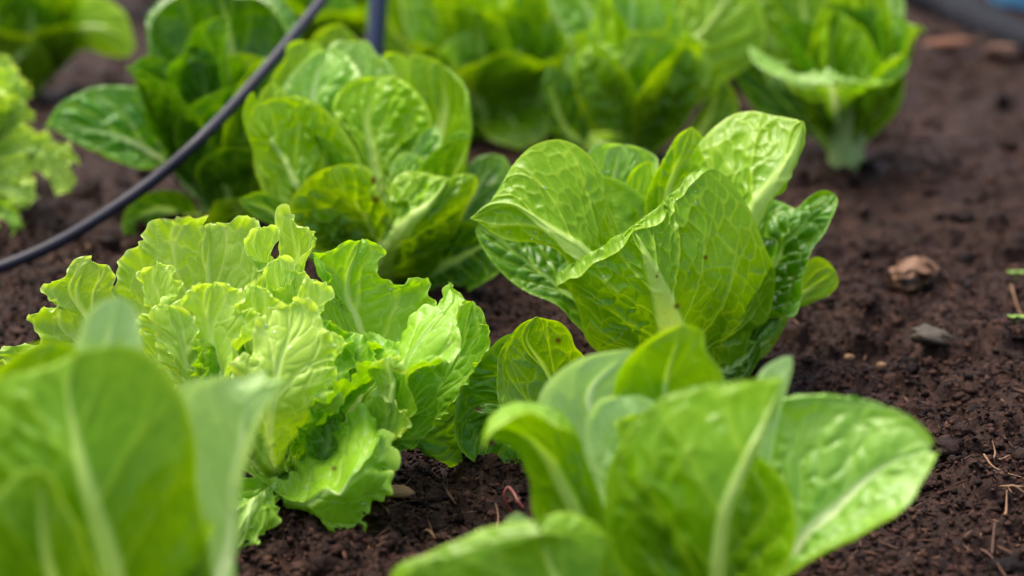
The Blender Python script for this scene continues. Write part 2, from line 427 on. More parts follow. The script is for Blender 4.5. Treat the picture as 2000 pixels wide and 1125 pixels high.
class Plant:
    def __init__(s, name, label, cat, bx, by, group=None):
        s.d = gdepth(by); s.zs = 1.0; s.b = at(bx, by, s.d) + np.array([0, 0, .004]); s.px = (bx, by)
        s.o = thing(name, label, cat, tuple(s.b), group)
        bpy.context.view_layer.update()
    def leaf(s, M, L, R, zm=(0,), zl=None, zr=None, bw=.011, ex=True, **kw):
        """control lines in photo pixels from base to tip; z* = depth offsets (cm) along the line, base at 0"""
        zl = zm if zl is None else zl; zr = zm if zr is None else zr
        def conv(pts, z, off):
            pts = np.array(pts, float)
            dp = np.array([*s.px]) + off
            al = np.vstack([dp[None], pts])
            cl = np.concatenate([[0], np.cumsum(np.linalg.norm(np.diff(al, axis=0), axis=1))]); cl /= cl[-1]
            z = [0] + list(z)
            zz = s.zs * np.interp(cl, np.linspace(0, 1, len(z)), z)
            if ex:
                W3 = at(al[:, 0], al[:, 1], s.d + zz * .01); W3[0][2] += .006
                return W3
            return at(pts[:, 0], pts[:, 1], s.d + np.interp(cl[1:], np.linspace(0, 1, len(z)), z) * .01)
        m0 = np.array(M[min(1, len(M) - 1)], float) - np.array(s.px); m0 /= np.linalg.norm(m0) + 1e-9
        lft = np.array([m0[1], -m0[0]]) * bw / s.d * F_PX
        if lft[0] ** 2 + lft[1] ** 2 == 0: lft = np.array([-10., 0])
        return leaf_surface(s.o, conv(L, zl, lft), conv(M, zm, np.zeros(2)), conv(R, zr, -lft), **kw)
    def gen(s, az, e0, e1, length, width, seed=0, curl=.45, **kw):
        length *= .82 + .3 * random.Random(seed).random()
        """a leaf grown in place: azimuth, elevation at base and tip (degrees), length and width in metres"""
        n = 20; t = 1 - (1 - np.linspace(0, 1, n)) ** 1.5; a = math.radians(az)
        hd = np.array([math.sin(a), math.cos(a), 0]); el = np.radians(e0 + (e1 - e0) * t ** 1.3)
        st = np.stack([np.cos(el)] * 3, -1) * hd + np.stack([np.sin(el)] * 3, -1) * np.array([0, 0, 1.])
        M = s.b + np.vstack([np.zeros(3), np.cumsum(st[:-1] * length * np.diff(t)[:, None], 0)]) + hd * .006
        sdv = np.array([-hd[1], hd[0], 0])
        wp = width * .5 * np.where(t < .62, .14 + .86 * ss(0, .62, t), np.sqrt(np.clip(1 - ((t - .62) / .38) ** 2, 0, 1)))
        nn = np.cross(st, sdv); nn = nn / np.linalg.norm(nn, axis=1)[:, None]
        up = nn * np.sign((nn @ (-hd + np.array([0, 0, .6]))))[:, None]
        Lc = M - sdv * wp[:, None] + up * (curl * wp)[:, None]; Rc = M + sdv * wp[:, None] + up * (curl * wp)[:, None]
        # the viewer-side normal decides which face shows its ribs
        k = unit(np.cross((Rc - Lc)[6:7], st[6:7]))[0]
        side = 'in' if k @ up[6] > 0 else 'out'
        return leaf_surface(s.o, Lc, M, Rc, side=kw.pop('side', side), seed=seed * 31 + 7, **kw)

def head(P_, seed, counts=(6, 6, 4), mats=None, tl=.4, scale=1.0, skip=None, **kw):
    rg = random.Random(seed); mats = mats or (MR, MD, MP)
    for ring, n in zip(RINGS, counts):
        (l0, l1), (a0, a1), (b0, b1), wd = ring; off = rg.uniform(0, 360)
        for k in range(n):
            az = (off + k * 360 / n + rg.uniform(-16, 16)) % 360
            if skip and skip[0] < az < skip[1]: continue
            P_.gen(az, rg.uniform(a0, a1), rg.uniform(b0, b1), rg.uniform(l0, l1) * scale, wd * rg.uniform(.85, 1.2) * scale, seed=rg.randrange(9999),
                   mat=mats[rg.randrange(len(mats))], nu=54, nv=45, tint=tl + rg.uniform(-.2, .25) + (.15 if ring is RINGS[2] else 0), und=.011, quilt=.0045, cell=.013, **kw)
# ------------------------------------------------------------------ ground
def soil_h(x, y):
    wx = .010 * vn(x * 70, y * 70, 5) + .004 * vn(x * 190, y * 190, 8); wy = .010 * vn(x * 70, y * 70, 6) + .004 * vn(x * 190, y * 190, 9)
    h = .014 * fbm(x * 5, y * 5, 1, 3) + .0095 * fbm(x * 24, y * 24, 2, 3)
    f1, f2, c = voro((x + 2 * wx) * 26, (y + 2 * wy) * 26, 15)
    h = h + .0170 * (1 - np.clip(f1 * 1.25, 0, 1) ** 1.5) * (c ** 3)
    f1, f2, c = voro((x + wx) * 55, (y + wy) * 55, 11)
    h = h + .0060 * (1 - np.clip(f1 * 1.25, 0, 1) ** 1.5) * (c ** 2)
    f1, f2, c = voro((x + wx * .5) * 135, (y + wy * .5) * 135, 12)
    h = h + .0026 * (1 - np.clip(f1 * 1.2, 0, 1) ** 1.5) * c
    h = h + .0022 * fbm(x * 230, y * 230, 4, 2)
    return h - .004

def soil_material(name, attr=False):
    m, t, nd, lk = mat_nodes(name)
    tc = N(nd, 'ShaderNodeTexCoord').outputs['Object']
    no = N(nd, 'ShaderNodeTexNoise'); no.inputs['Scale'].default_value = 34; no.inputs['Detail'].default_value = 8; no.inputs['Roughness'].default_value = .7; lk.new(tc, no.inputs['Vector'])
    n2 = N(nd, 'ShaderNodeTexNoise'); n2.inputs['Scale'].default_value = 420; n2.inputs['Detail'].default_value = 5; lk.new(tc, n2.inputs['Vector'])
    r = N(nd, 'ShaderNodeValToRGB'); e = r.color_ramp.elements
    e[0].position = .3; e[0].color = (.007, .0036, .0026, 1); e[1].position = .72; e[1].color = (.074, .036, .0240, 1)
    k = e.new(.5); k.color = (.024, .0118, .0080, 1)
    fac = fmath(t, 'ADD', fmath(t, 'MULTIPLY', no.outputs[0], .6), fmath(t, 'MULTIPLY', n2.outputs[0], .4))
    if attr:
        a = N(nd, 'ShaderNodeAttribute', attribute_name='tone').outputs['Fac']
        fac = fmath(t, 'ADD', fmath(t, 'MULTIPLY', fac, .5), fmath(t, 'MULTIPLY', a, .5))
    lk.new(fac, r.inputs[0])
    b = N(nd, 'ShaderNodeBsdfPrincipled'); lk.new(r.outputs[0], b.inputs['Base Color'])
    b.inputs['Roughness'].default_value = .55; b.inputs['Specular IOR Level'].default_value = .08
    bp = N(nd, 'ShaderNodeBump'); bp.inputs['Strength'].default_value = .8; bp.inputs['Distance'].default_value = .002
    lk.new(n2.outputs[0], bp.inputs['Height']); lk.new(bp.outputs[0], b.inputs['Normal'])
    out = N(nd, 'ShaderNodeOutputMaterial'); lk.new(b.outputs[0], out.inputs[0])
    return m
MS = soil_material('dark_garden_soil'); MC = soil_material('soil_crumb', True)

def axis(lo, hi, step, far):
    core = np.arange(lo, hi + step, step); g = step; a = [lo]; 
    while a[-1] > -far: g *= 1.22; a.append(a[-1] - g)
    b = [core[-1]]; g = step
    while b[-1] < far: g *= 1.22; b.append(b[-1] + g)
    return np.concatenate([a[:0:-1], core, b[1:]])
gx = axis(-.52, .60, .0025, 60); gy = axis(1.02, 1.95, .0026, 80); gy = list(gy[gy < 1.953]) + list(np.arange(1.957, 3.3, .0058)); gs_ = .0058
while gy[-1] < 80: gs_ *= 1.22; gy.append(gy[-1] + gs_)
gy = np.array(gy)
GX, GY = np.meshgrid(gx, gy, indexing='ij')
GZ = soil_h(GX, GY)
near = ss(30, 3, np.hypot(GX, GY)); GZ = GZ * near
ground = mesh_np('ground', np.stack([GX, GY, GZ], -1).reshape(-1, 3), grid_faces(len(gx), len(gy))[:, ::-1], MS)
# faces were laid x-major: keep normals up
ground['kind'] = 'structure'

def scatter(name, n, rmin, rmax, mat, seed, stretch=0, base=None, region=None, flat=.75, pw=3.0, sink=.35):
    rg = np.random.default_rng(seed)
    y = 1.0 + (rg.random(n) ** 1.6) * 1.7
    x = (rg.random(n) * 2 - 1) * (.04 + .275 * y)
    if region == 'focus':
        y = 1.03 + rg.random(n) ** 1.2 * .75; x = (rg.random(n) * 2 - 1) * (.03 + .27 * y)
    r = rmin + (rmax - rmin) * rg.random(n) ** pw
    z = soil_h(x, y)
    V0, F0 = base or (IV1, IF1)
    k = len(V0)
    amp = .45 + rg.random((n, k)) * 1.0
    V = V0[None] * amp[..., None]
    sc3 = 1 + (rg.random((n, 3)) - .5) * 1.0; sc3[:, 2] *= flat
    if stretch: sc3[:, 0] *= stretch * (1 + rg.random(n)); sc3[:, 1] *= .42; sc3[:, 2] *= .4
    V = V * sc3[:, None]
    a = rg.random(n) * 6.283; tl = (rg.random(n) - .5) * (1.1 if stretch else .8)
    c_, s_ = np.cos(tl)[:, None], np.sin(tl)[:, None]
    V = np.stack([V[..., 0] * c_ - V[..., 2] * s_, V[..., 1], V[..., 0] * s_ + V[..., 2] * c_], -1)
    c_, s_ = np.cos(a)[:, None], np.sin(a)[:, None]
    V = np.stack([V[..., 0] * c_ - V[..., 1] * s_, V[..., 0] * s_ + V[..., 1] * c_, V[..., 2]], -1)
    V = V * r[:, None, None] + np.stack([x, y, z + r * sink], -1)[:, None]
    F = F0[None] + (np.arange(n) * k)[:, None, None]
    tone = np.repeat(rg.random(n), k)
    o = mesh_np(name, V.reshape(-1, 3), F.reshape(-1, 3), mat, None, dict(tone=tone), smooth=False)
    o['kind'] = 'stuff'; return o
def stuff_label(o, l, c): o['label'] = l; o['category'] = c
o = scatter('soil_crumbs', 46000, .0005, .0028, MC, 3, region='focus', pw=2.6); stuff_label(o, 'loose dark brown crumbs of moist soil strewn over the bed', 'soil')
o = scatter('soil_clods', 1300, .0025, .0065, MC, 4, pw=3, base=(IV2, IF2), sink=.1); stuff_label(o, 'larger lumpy clods of dark soil lying across the bed', 'soil')
def clods(n, seed):
    rg = np.random.default_rng(seed); V0, F0 = ico(3); VV = []; FF = []; TT = []
    for i in range(n):
        y = 1.05 + rg.random() ** 1.3 * 2.0; x = (rg.random() * 2 - 1) * (.06 + .28 * y); r = .004 + .009 * rg.random() ** 2.5
        o3 = rg.random(3) * 50; q = V0 * 1.3 + o3
        n_ = .75 + .45 * fbm(q[:, 0] + q[:, 2] * .7, q[:, 1] - q[:, 2] * .6, i, 3) + .22 * vn(V0[:, 0] * 5 + o3[0], V0[:, 1] * 5 + V0[:, 2] * 4, i + 3)
        V = V0 * n_[:, None] * (r * np.array([1, .6 + .6 * rg.random(), .45 + .3 * rg.random()])); a = rg.random() * 6.28
        V = np.stack([V[:, 0] * math.cos(a) - V[:, 1] * math.sin(a), V[:, 0] * math.sin(a) + V[:, 1] * math.cos(a), V[:, 2]], -1)
        VV.append(V + [x, y, soil_h(np.array([x]), np.array([y]))[0] + r * .1]); FF.append(F0 + i * len(V0)); TT.append(np.full(len(V0), rg.random() * .8))
    o = mesh_np('soil_lumps', np.vstack(VV), np.vstack(FF), MC, None, dict(tone=np.concatenate(TT)), smooth=True); o['kind'] = 'stuff'
    stuff_label(o, 'rough dark lumps of moist soil standing out of the bed', 'soil')
clods(900, 21)
MF = simple_mat('straw_fibre', (.27, .15, .075), .7, .2, .55, 300)
MK = simple_mat('dark_fibre', (.10, .048, .028), .7, .2, .5, 300)
o = scatter('straw_bits', 420, .0007, .0019, MF, 5, stretch=2.6, region='focus', sink=1.0); stuff_label(o, 'tiny pale straw and bark splinters mixed into the soil', 'mulch')
o = scatter('root_fibres', 3200, .0006, .0020, MK, 6, stretch=3.2, region='focus', sink=1.0); stuff_label(o, 'fine dark brown root and bark fibres mixed into the soil', 'mulch')
# ================================================================== plants
# ---- A: the sharp romaine right of centre
A = Plant('romaine_lettuce', 'sharp bright green romaine right of centre, its broad front leaf folded at the top', 'lettuce', 1335, 745, 'lettuces planted in the bed')
hi = dict(nu=190, nv=151)
md = dict(nu=110, nv=91)
# right back leaf with pointed tip
A.zs = 1.2
A.leaf([(1405, 600), (1440, 480), (1475, 405), (1512, 354), (1545, 305), (1570, 238)],
       [(1380, 590), (1392, 470), (1372, 400), (1346, 350), (1350, 310), (1388, 255), (1423, 227), (1462, 216), (1512, 222), (1557, 234), (1570, 238)],
       [(1425, 600), (1462, 490), (1488, 425), (1505, 392), (1525, 376), (1543, 340), (1562, 305), (1571, 265), (1570, 238)],
       zm=(1, 1, 0, -.5, 0, 1), zl=(1, 2, 3, 3, 3, 1), zr=(2, 3, 2, 1, 1, 1), side='out', rib=.0085, tint=.62, tipt=.35, quilt=.0022, drops=14, nvein=5, **hi)
# inner leaves
A.leaf([(1300, 600), (1296, 470), (1320, 350), (1352, 250)],
       [(1275, 600), (1250, 470), (1252, 390), (1268, 344), (1293, 300), (1318, 265), (1352, 247)],
       [(1330, 600), (1345, 470), (1372, 400), (1384, 330), (1376, 275), (1352, 247)],
       zm=(1, 2, 2.5, 3), zl=(1, 2, 1.5, 2, 3), zr=(1, 3, 3.5, 3), tint=.7, quilt=.0026, mat=MR, drops=14, **hi)
A.leaf([(1255, 560), (1248, 450), (1245, 390), (1258, 325)],
       [(1240, 560), (1215, 440), (1218, 370), (1232, 335), (1258, 316)],
       [(1290, 560), (1290, 450), (1280, 350), (1272, 316), (1258, 315)],
       zm=(1, 2, 2.5, 3), tint=.85, tipt=.2, quilt=.0012, mat=MR, **md)
A.leaf([(1250, 600), (1222, 460), (1200, 370), (1215, 285)],
       [(1225, 600), (1180, 470), (1160, 390), (1140, 330), (1143, 297), (1160, 282), (1215, 282)],
       [(1290, 600), (1262, 470), (1268, 400), (1285, 350), (1287, 312), (1260, 293), (1215, 282)],
       zm=(1, 3, 4, 5, 6), zl=(1, 1, 2, 4, 6), zr=(1, 3, 5, 6), tint=.55, quilt=.0036, mat=MP, drops=16, rib=.004, **hi)
# right leaf with white rib, two halves raised
A.leaf([(1410, 670), (1465, 590), (1510, 500), (1548, 448), (1598, 402), (1630, 378)],
       [(1400, 640), (1445, 520), (1462, 430), (1480, 396), (1500, 390), (1524, 399), (1554, 414), (1582, 388), (1617, 375), (1630, 378)],
       [(1440, 690), (1500, 612), (1530, 622), (1552, 620), (1567, 593), (1577, 543), (1592, 494), (1617, 459), (1634, 409), (1636, 388), (1630, 378)],
       zm=(2, 4, 4, 3, 3), zl=(2, 4, 6, 6, 3), zr=(0, -1, -1.5, 0, 1, 3), side='in', rib=.0065, mat=MD, tint=.6, tipt=.2, quilt=.0034, nvein=6, cup=-.05, **hi)
# yellow green leaf low on the right
A.leaf([(1480, 670), (1530, 610), (1590, 560), (1634, 533)],
       [(1480, 640), (1540, 540), (1592, 501), (1617, 511), (1634, 533)],
       [(1490, 700), (1560, 605), (1590, 593), (1618, 580), (1636, 556), (1634, 533)],
       zm=(2, 4, 5), tint=.75, quilt=.0012, mat=MR, **md)
# crumpled dark leaf low on the right
A.leaf([(1440, 730), (1468, 690), (1492, 655), (1520, 618)],
       [(1425, 720), (1448, 672), (1468, 640), (1500, 615), (1520, 616)],
       [(1465, 735), (1482, 703), (1480, 672), (1512, 652), (1524, 630), (1520, 616)],
       zm=(0, 0, 0), zl=(-1, 1), zr=(1, -1, 0), mat=MD, tint=.45, quilt=.003, und=.006, side='out', **md)
A.leaf([(1380, 735), (1425, 722), (1455, 700), (1478, 672)],
       [(1370, 710), (1420, 690), (1450, 660), (1478, 668)],
       [(1400, 760), (1440, 748), (1470, 715), (1480, 680)], zm=(-1, -1), mat=MD, tint=.3, quilt=.003, und=.006, side='out', **md)
# lower left dark glossy leaf with pale edge
A.leaf([(1200, 640), (1100, 560), (1010, 490), (934, 437)],
       [(1240, 720), (1160, 668), (1119, 633), (1089, 603), (1029, 571), (980, 533), (948, 494), (929, 452), (934, 437)],
       [(1240, 600), (1160, 530), (1080, 470), (1010, 440), (960, 430), (934, 437)],
       zm=(-1, -1, 0, 1), zl=(-2, -2, -1, 0, 1), zr=(0, 3, 3, 2, 1), mat=MD, tint=.35, tipt=.2, quilt=.0036, rib=.004, nvein=8, cup=-.04, drops=8, **hi)
# left leaf, outer face, pointed to the left
A.leaf([(1215, 600), (1140, 500), (1095, 465), (1050, 432), (1005, 402), (965, 400), (917, 427)],
       [(1210, 630), (1130, 540), (1092, 494), (1045, 476), (1000, 472), (962, 456), (940, 438), (917, 427)],
       [(1240, 590), (1214, 470), (1201, 425), (1189, 390), (1181, 344), (1159, 308), (1124, 280), (1084, 271), (1034, 287), (1000, 319), (975, 365), (950, 402), (917, 427)],
       zm=(-2, -4, -5, -5, -4.5, -4), zl=(-2, -3.5, -4.6, -4.8, -4.4, -4), zr=(-1, -2.5, -3.4, -3.4, -3.4, -4), side='out', rib=.011, tint=.58, tipt=.3, quilt=.0014, nvein=6, cup=.03, drops=34, ribstop=.5, und=.004, **hi)
# broad front leaf, outer face, top margin folded to the front
A.leaf([(1322, 690), (1310, 640), (1292, 580), (1268, 515), (1252, 478), (1236, 447)],
       [(1235, 730), (1180, 700), (1146, 668), (1128, 612), (1108, 570), (1084, 540), (1106, 519), (1128, 508), (1150, 492), (1172, 482), (1197, 464), (1218, 455), (1236, 440)],
       [(1400, 745), (1440, 738), (1455, 690), (1468, 645), (1494, 628), (1508, 590), (1514, 530), (1497, 488), (1476, 440), (1450, 390), (1420, 345), (1385, 326), (1362, 330), (1340, 343), (1322, 366), (1302, 384), (1286, 404), (1262, 420), (1236, 440)],
       zm=(-3, -6, -7.5, -8, -7.5), zl=(-3, -4.5, -6, -7.5), zr=(-1, -1.5, -3, -3.5, -5, -7.5), side='out', rib=.0115, tint=.50, tipt=.35, quilt=.0021, nvein=6, va=.3,
       cup=.03, drops=70, ribstop=.8, und=.004, cell=.013, spots=((1378, 503, 5), (1322, 598, 6), (1283, 540, 3)),
       lips=(('L', .60, 1.1, 8, 36, -1.0), ('R', .72, 1.1, 5, 34, -1.0)), nu=280, nv=201)
A.zs = 1.0
# low cupped leaf, left of the front romaine
A.leaf([(1130, 830), (1030, 810), (965, 840), (935, 905)],
       [(1150, 890), (1070, 895), (1005, 914), (965, 921), (935, 910)],
       [(1110, 780), (1040, 700), (1000, 652), (978, 660), (940, 700), (900, 750), (884, 820), (893, 868), (912, 892), (935, 908)],
       zm=(-9, -13, -15, -15.5), zl=(-10, -14, -15.5), zr=(-8, -12, -15, -15.5), mat=MD, tint=.5, tipt=.2, quilt=.004, rib=.003, nvein=7, spots=((935, 800, 6), (962, 865, 7), (972, 895, 4)), drops=8, **hi)
A.leaf([(1160, 860), (1105, 765), (1070, 715), (1030, 665), (1049, 619)],
       [(1110, 860), (1010, 815), (985, 785), (975, 742), (974, 698), (990, 660), (1014, 631), (1049, 619)],
       [(1200, 820), (1150, 735), (1138, 690), (1122, 672), (1112, 646), (1089, 625), (1049, 619)],
       zm=(-7, -12.5, -14, -14.5, -15), zl=(-8, -16, -17, -16, -15), zr=(-6, -10, -12, -14, -15), mat=MR, tint=.34, tipt=.15, quilt=.0014, rib=.0025, nvein=5,
       spots=((1090, 665, 6), (1012, 634, 4)), lips=(('L', .48, .95, -14, 6, -.5),), drops=14, **hi)
for k, az in enumerate((10, 50, 310, 345)):
    A.gen(az, 60, 25 + 8 * k, .13 + .01 * (k % 3), .085, seed=k, mat=MD if k % 2 else MR, nu=60, nv=41, tint=.4)
A.gen(30, 88, 80, .11, .06, seed=9, nu=60, nv=41, tint=.8); A.gen(210, 86, 84, .11, .06, seed=10, nu=60, nv=41, tint=.8)

# ---- B: rounded romaine behind the frilly lettuce
mb = dict(nu=110, nv=91, edge=.0036, cell=.015)  # wide edge broadens the painted rim light
B = Plant('romaine_lettuce', 'rounded leafy romaine head just behind the frilly lettuce', 'lettuce', 765, 560, 'lettuces planted in the bed')
B.zs = 1.6
B.leaf([(700, 380), (640, 250), (585, 150), (600, 82)], [(680, 400), (600, 280), (545, 220), (522, 185), (531, 146), (556, 112), (558, 91), (575, 80), (600, 80)], [(740, 380), (690, 250), (655, 150), (632, 98), (618, 82), (600, 80)],
       zm=(1, 3, 5, 6), tint=.65, mat=MR, quilt=0.0045, **mb)
B.leaf([(745, 380), (730, 220), (700, 140), (700, 80)], [(720, 380), (680, 220), (650, 130), (640, 95), (656, 80), (690, 82), (700, 79)], [(780, 380), (785, 220), (778, 150), (764, 124), (738, 106), (722, 84), (700, 79)],
       zm=(1, 3, 5, 6), tint=.75, mat=MP, quilt=0.0067, **mb)
B.leaf([(790, 380), (790, 220), (780, 150), (775, 104)], [(770, 380), (755, 220), (745, 130), (748, 108), (775, 103)], [(820, 380), (815, 220), (806, 160), (802, 125), (790, 108), (775, 103)],
       zm=(1, 3, 5, 6), tint=.9, mat=MR, quilt=0.0030, **mb)
B.leaf([(800, 470), (812, 370), (845, 262), (865, 200), (860, 130)], [(780, 470), (770, 350), (785, 230), (795, 150), (800, 108), (829, 109), (860, 120)], [(840, 480), (880, 400), (912, 335), (923, 290), (929, 245), (927, 205), (915, 172), (896, 146), (860, 120)],
       zm=(1, 1.5, 2.5, 3.5, 4), zl=(1, 2, 3, 4), zr=(0, -1, 0, 1, 4), tint=.42, mat=MR, quilt=0.0033, rib=.007, lips=(('R', .35, .95, -8, 2, -.3),), **mb)
B.leaf([(690, 380), (630, 260), (610, 180), (640, 98)], [(670, 400), (590, 280), (548, 215), (545, 185), (558, 158), (585, 126), (612, 104), (640, 98)], [(730, 380), (716, 260), (712, 170), (700, 135), (675, 108), (640, 98)],
       zm=(-1, 0, 1, 3), tint=.62, mat=MP, quilt=0.0067, nvein=6, **mb)
B.leaf([(745, 470), (737, 360), (724, 280), (715, 230), (736, 150)], [(735, 470), (712, 350), (695, 290), (660, 235), (649, 208), (661, 180), (690, 158), (736, 150)], [(775, 460), (790, 340), (805, 275), (838, 255), (843, 233), (829, 199), (800, 168), (767, 151), (736, 150)],
       zm=(-2, -2, -1.5, -1, 0), zl=(-1, -2, -1, 0), zr=(-1, -1, -1, 0), tint=.62, tipt=.5, mat=MR, quilt=0.0063, rib=.009, cup=-.02, nu=150, nv=121, edge=.0036, cell=.015)  # raised tipt deepens the lower blade as painted shade
B.leaf([(800, 430), (806, 340), (822, 280), (850, 246)], [(790, 430), (792, 340), (800, 300), (816, 264), (850, 244)], [(835, 430), (858, 350), (862, 300), (862, 260), (850, 244)],
       zm=(-2, -2, -1), tint=.5, mat=MP, quilt=0.0045, rib=.003, **mb)
B.leaf([(650, 470), (570, 372), (552, 335), (531, 290), (515, 250), (508, 203)], [(640, 490), (560, 400), (536, 350), (500, 300), (484, 245), (490, 218), (500, 204), (508, 202)], [(700, 450), (712, 350), (703, 308), (680, 266), (652, 228), (618, 199), (584, 187), (546, 191), (508, 202)],
       zm=(-2, -3.5, -4, -3.5, -3), zl=(-2, -3, -2, -2, -3), zr=(-3, -3, -3, -3), tint=.45, tipt=.7, mat=MR, quilt=0.0067, rib=.008, nvein=6, lips=(('L', .85, 1.1, -6, -20, -.2),), nu=150, nv=121, edge=.0036, cell=.015)  # strong tipt paints the dark gap into the lower blade
B.leaf([(640, 500), (560, 420), (512, 360), (494, 292)], [(630, 520), (550, 440), (508, 372), (496, 330), (494, 292)], [(660, 480), (600, 420), (560, 360), (520, 310), (494, 290)], zm=(-1, -1, 0), tint=.5, mat=MR, quilt=0.0030, **mb)
B.leaf([(620, 500), (540, 420), (500, 400), (465, 391)], [(620, 520), (540, 455), (495, 425), (465, 393)], [(620, 480), (560, 400), (535, 380), (505, 372), (465, 390)], zm=(-2, -3, -4), tint=.4, mat=MD, quilt=0.0045, und=.006, **mb)
B.leaf([(705, 430), (665, 330), (650, 280), (668, 232)], [(690, 440), (630, 330), (622, 280), (635, 245), (668, 230)], [(735, 430), (718, 330), (708, 280), (695, 245), (668, 230)], zm=(-1, -1.2, -1), tint=.35, mat=MR, quilt=.006, **mb)
B.leaf([(760, 430), (775, 380), (790, 340), (800, 300)], [(745, 430), (748, 380), (758, 335), (775, 305), (800, 296)], [(785, 430), (815, 380), (832, 340), (826, 308), (800, 296)], zm=(-2, -2.6, -2.6), tint=.5, mat=MP, quilt=.006, **mb)
B.leaf([(590, 400), (545, 330), (520, 250), (530, 160)], [(580, 420), (520, 350), (500, 270), (505, 190), (530, 158)], [(620, 400), (590, 320), (570, 240), (556, 180), (530, 158)], zm=(0, 0, 1), tint=.3, mat=MR, quilt=.005, **mb)
# right side, low
B.leaf([(840, 500), (900, 420), (940, 360), (962, 302)], [(820, 500), (860, 400), (905, 330), (935, 304), (962, 300)], [(870, 510), (935, 470), (985, 400), (1000, 340), (985, 306), (962, 300)], zm=(0, 1, 2), tint=.35, mat=MD, quilt=0.0024, side='out', **mb)
B.leaf([(830, 530), (885, 505), (935, 480), (975, 520)], [(820, 510), (870, 440), (930, 430), (972, 480), (978, 515)], [(830, 560), (860, 585), (905, 580), (945, 560), (975, 533), (978, 518)], zm=(-2, -4, -5), tint=.25, mat=MD, quilt=0.0045, rib=.006, **mb)
# two front leaves, strong tipt paints shade low and light near the top
B.leaf([(740, 500), (700, 450), (668, 390), (655, 324)], [(700, 520), (620, 480), (570, 430), (566, 404), (580, 372), (608, 343), (652, 323)], [(765, 510), (785, 465), (768, 420), (748, 385), (735, 350), (719, 328), (690, 320), (655, 323)],
       zm=(-3, -5, -6, -6), zl=(-2, -3, -4, -6), zr=(-4, -7, -6.5, -6), side='in', tint=.32, tipt=.8, mat=MR, quilt=0.0063, rib=.004, spots=((731, 352, 8), (735, 390, 7)), nvein=8, notch=(('R', .74, .10, .03),), nu=150, nv=121, edge=.0036, cell=.015)
B.leaf([(752, 515), (768, 468), (805, 428), (848, 391), (877, 350)], [(735, 510), (742, 470), (752, 430), (757, 396), (762, 362), (781, 339), (824, 336), (877, 348)], [(790, 560), (850, 530), (884, 477), (898, 439), (913, 405), (932, 372), (933, 345), (911, 337), (877, 348)],
       zm=(-3, -6, -7, -6.5, -6), zl=(-4, -6, -5.5, -6), zr=(-2, -3, -4, -5, -6), side='out', tint=.32, tipt=.7, mat=MR, quilt=0.0042, rib=.008, spots=((764, 346, 7), (752, 362, 6)), notch=(('L', .62, .14, .03),), crease=1, nu=150, nv=121, edge=.0036, cell=.015)
for k, az in enumerate((0, 50, 100, 265, 290, 330)):
    B.gen(az, 70, 45 + 5 * k % 30, .13, .09, seed=20 + k, mat=MD, nu=50, nv=41, tint=.2)

# ---- C: frilly loose leaf lettuce
C = Plant('loose_leaf_lettuce', 'yellow green frilly loose leaf lettuce with ruffled margins in the left middle', 'lettuce', 560, 950, 'lettuces planted in the bed')
fr = dict(nu=210, nv=111, ruffle=.0075, teeth=.0024, und=.006, quilt=.0010, nvein=5, rfreq=36., cell=.013, rib=.0045, tipt=.25)
def F(**k): d = dict(fr); d.update(k); return d
# far left leaf
C.leaf([(430, 860), (300, 760), (190, 640), (150, 570), (178, 508)],
       [(430, 880), (250, 800), (100, 760), (0, 715), (-40, 690), (5, 672), (50, 672), (68, 645), (45, 618), (62, 604), (90, 606), (114, 600), (86, 575), (88, 558), (122, 540), (146, 510), (178, 506)],
       [(450, 820), (350, 700), (280, 640), (232, 600), (224, 560), (228, 535), (212, 515), (178, 506)],
       zm=(3, 4, 5, 5), zl=(2, 1, 3, 5), zr=(5, 6, 5), mat=ML, tint=.25, drops=10, **F(ruffle=.004, teeth=.002))
# broad back leaf
C.leaf([(490, 820), (440, 680), (408, 560), (412, 438)],
       [(460, 850), (340, 740), (262, 665), (224, 610), (222, 567), (237, 504), (259, 486), (281, 461), (318, 430), (356, 424), (388, 427), (394, 450), (412, 438)],
       [(520, 820), (530, 700), (545, 600), (540, 520), (524, 470), (505, 439), (474, 427), (443, 437), (412, 438)],
       zm=(4, 7, 8, 9), zl=(3, 4, 6, 9), zr=(4, 7, 8, 9), mat=ML, tint=.30, cup=-.05, drops=8, **F(ruffle=.0045))
# top curl
C.leaf([(560, 800), (560, 640), (566, 540), (582, 480), (570, 428)],
       [(540, 800), (520, 640), (525, 560), (540, 510), (542, 470), (538, 432), (548, 405), (570, 427)],
       [(590, 800), (600, 640), (585, 560), (573, 520), (598, 522), (604, 500), (626, 478), (623, 446), (598, 438), (570, 427)],
       zm=(4, 6, 7, 6), zl=(3, 5, 7, 7), zr=(4, 4, 4, 5, 6), mat=ML, tint=.42, **F(ruffle=.003))
C.leaf([(540, 800), (515, 640), (520, 540), (505, 490), (510, 450)],
       [(520, 800), (490, 640), (495, 560), (512, 522), (480, 492), (474, 470), (492, 448), (510, 447)],
       [(560, 800), (550, 640), (545, 560), (534, 520), (530, 496), (545, 470), (540, 449), (510, 447)],
       zm=(3, 5, 5, 4.5), mat=ML, tint=.55, **F(ruffle=.003))
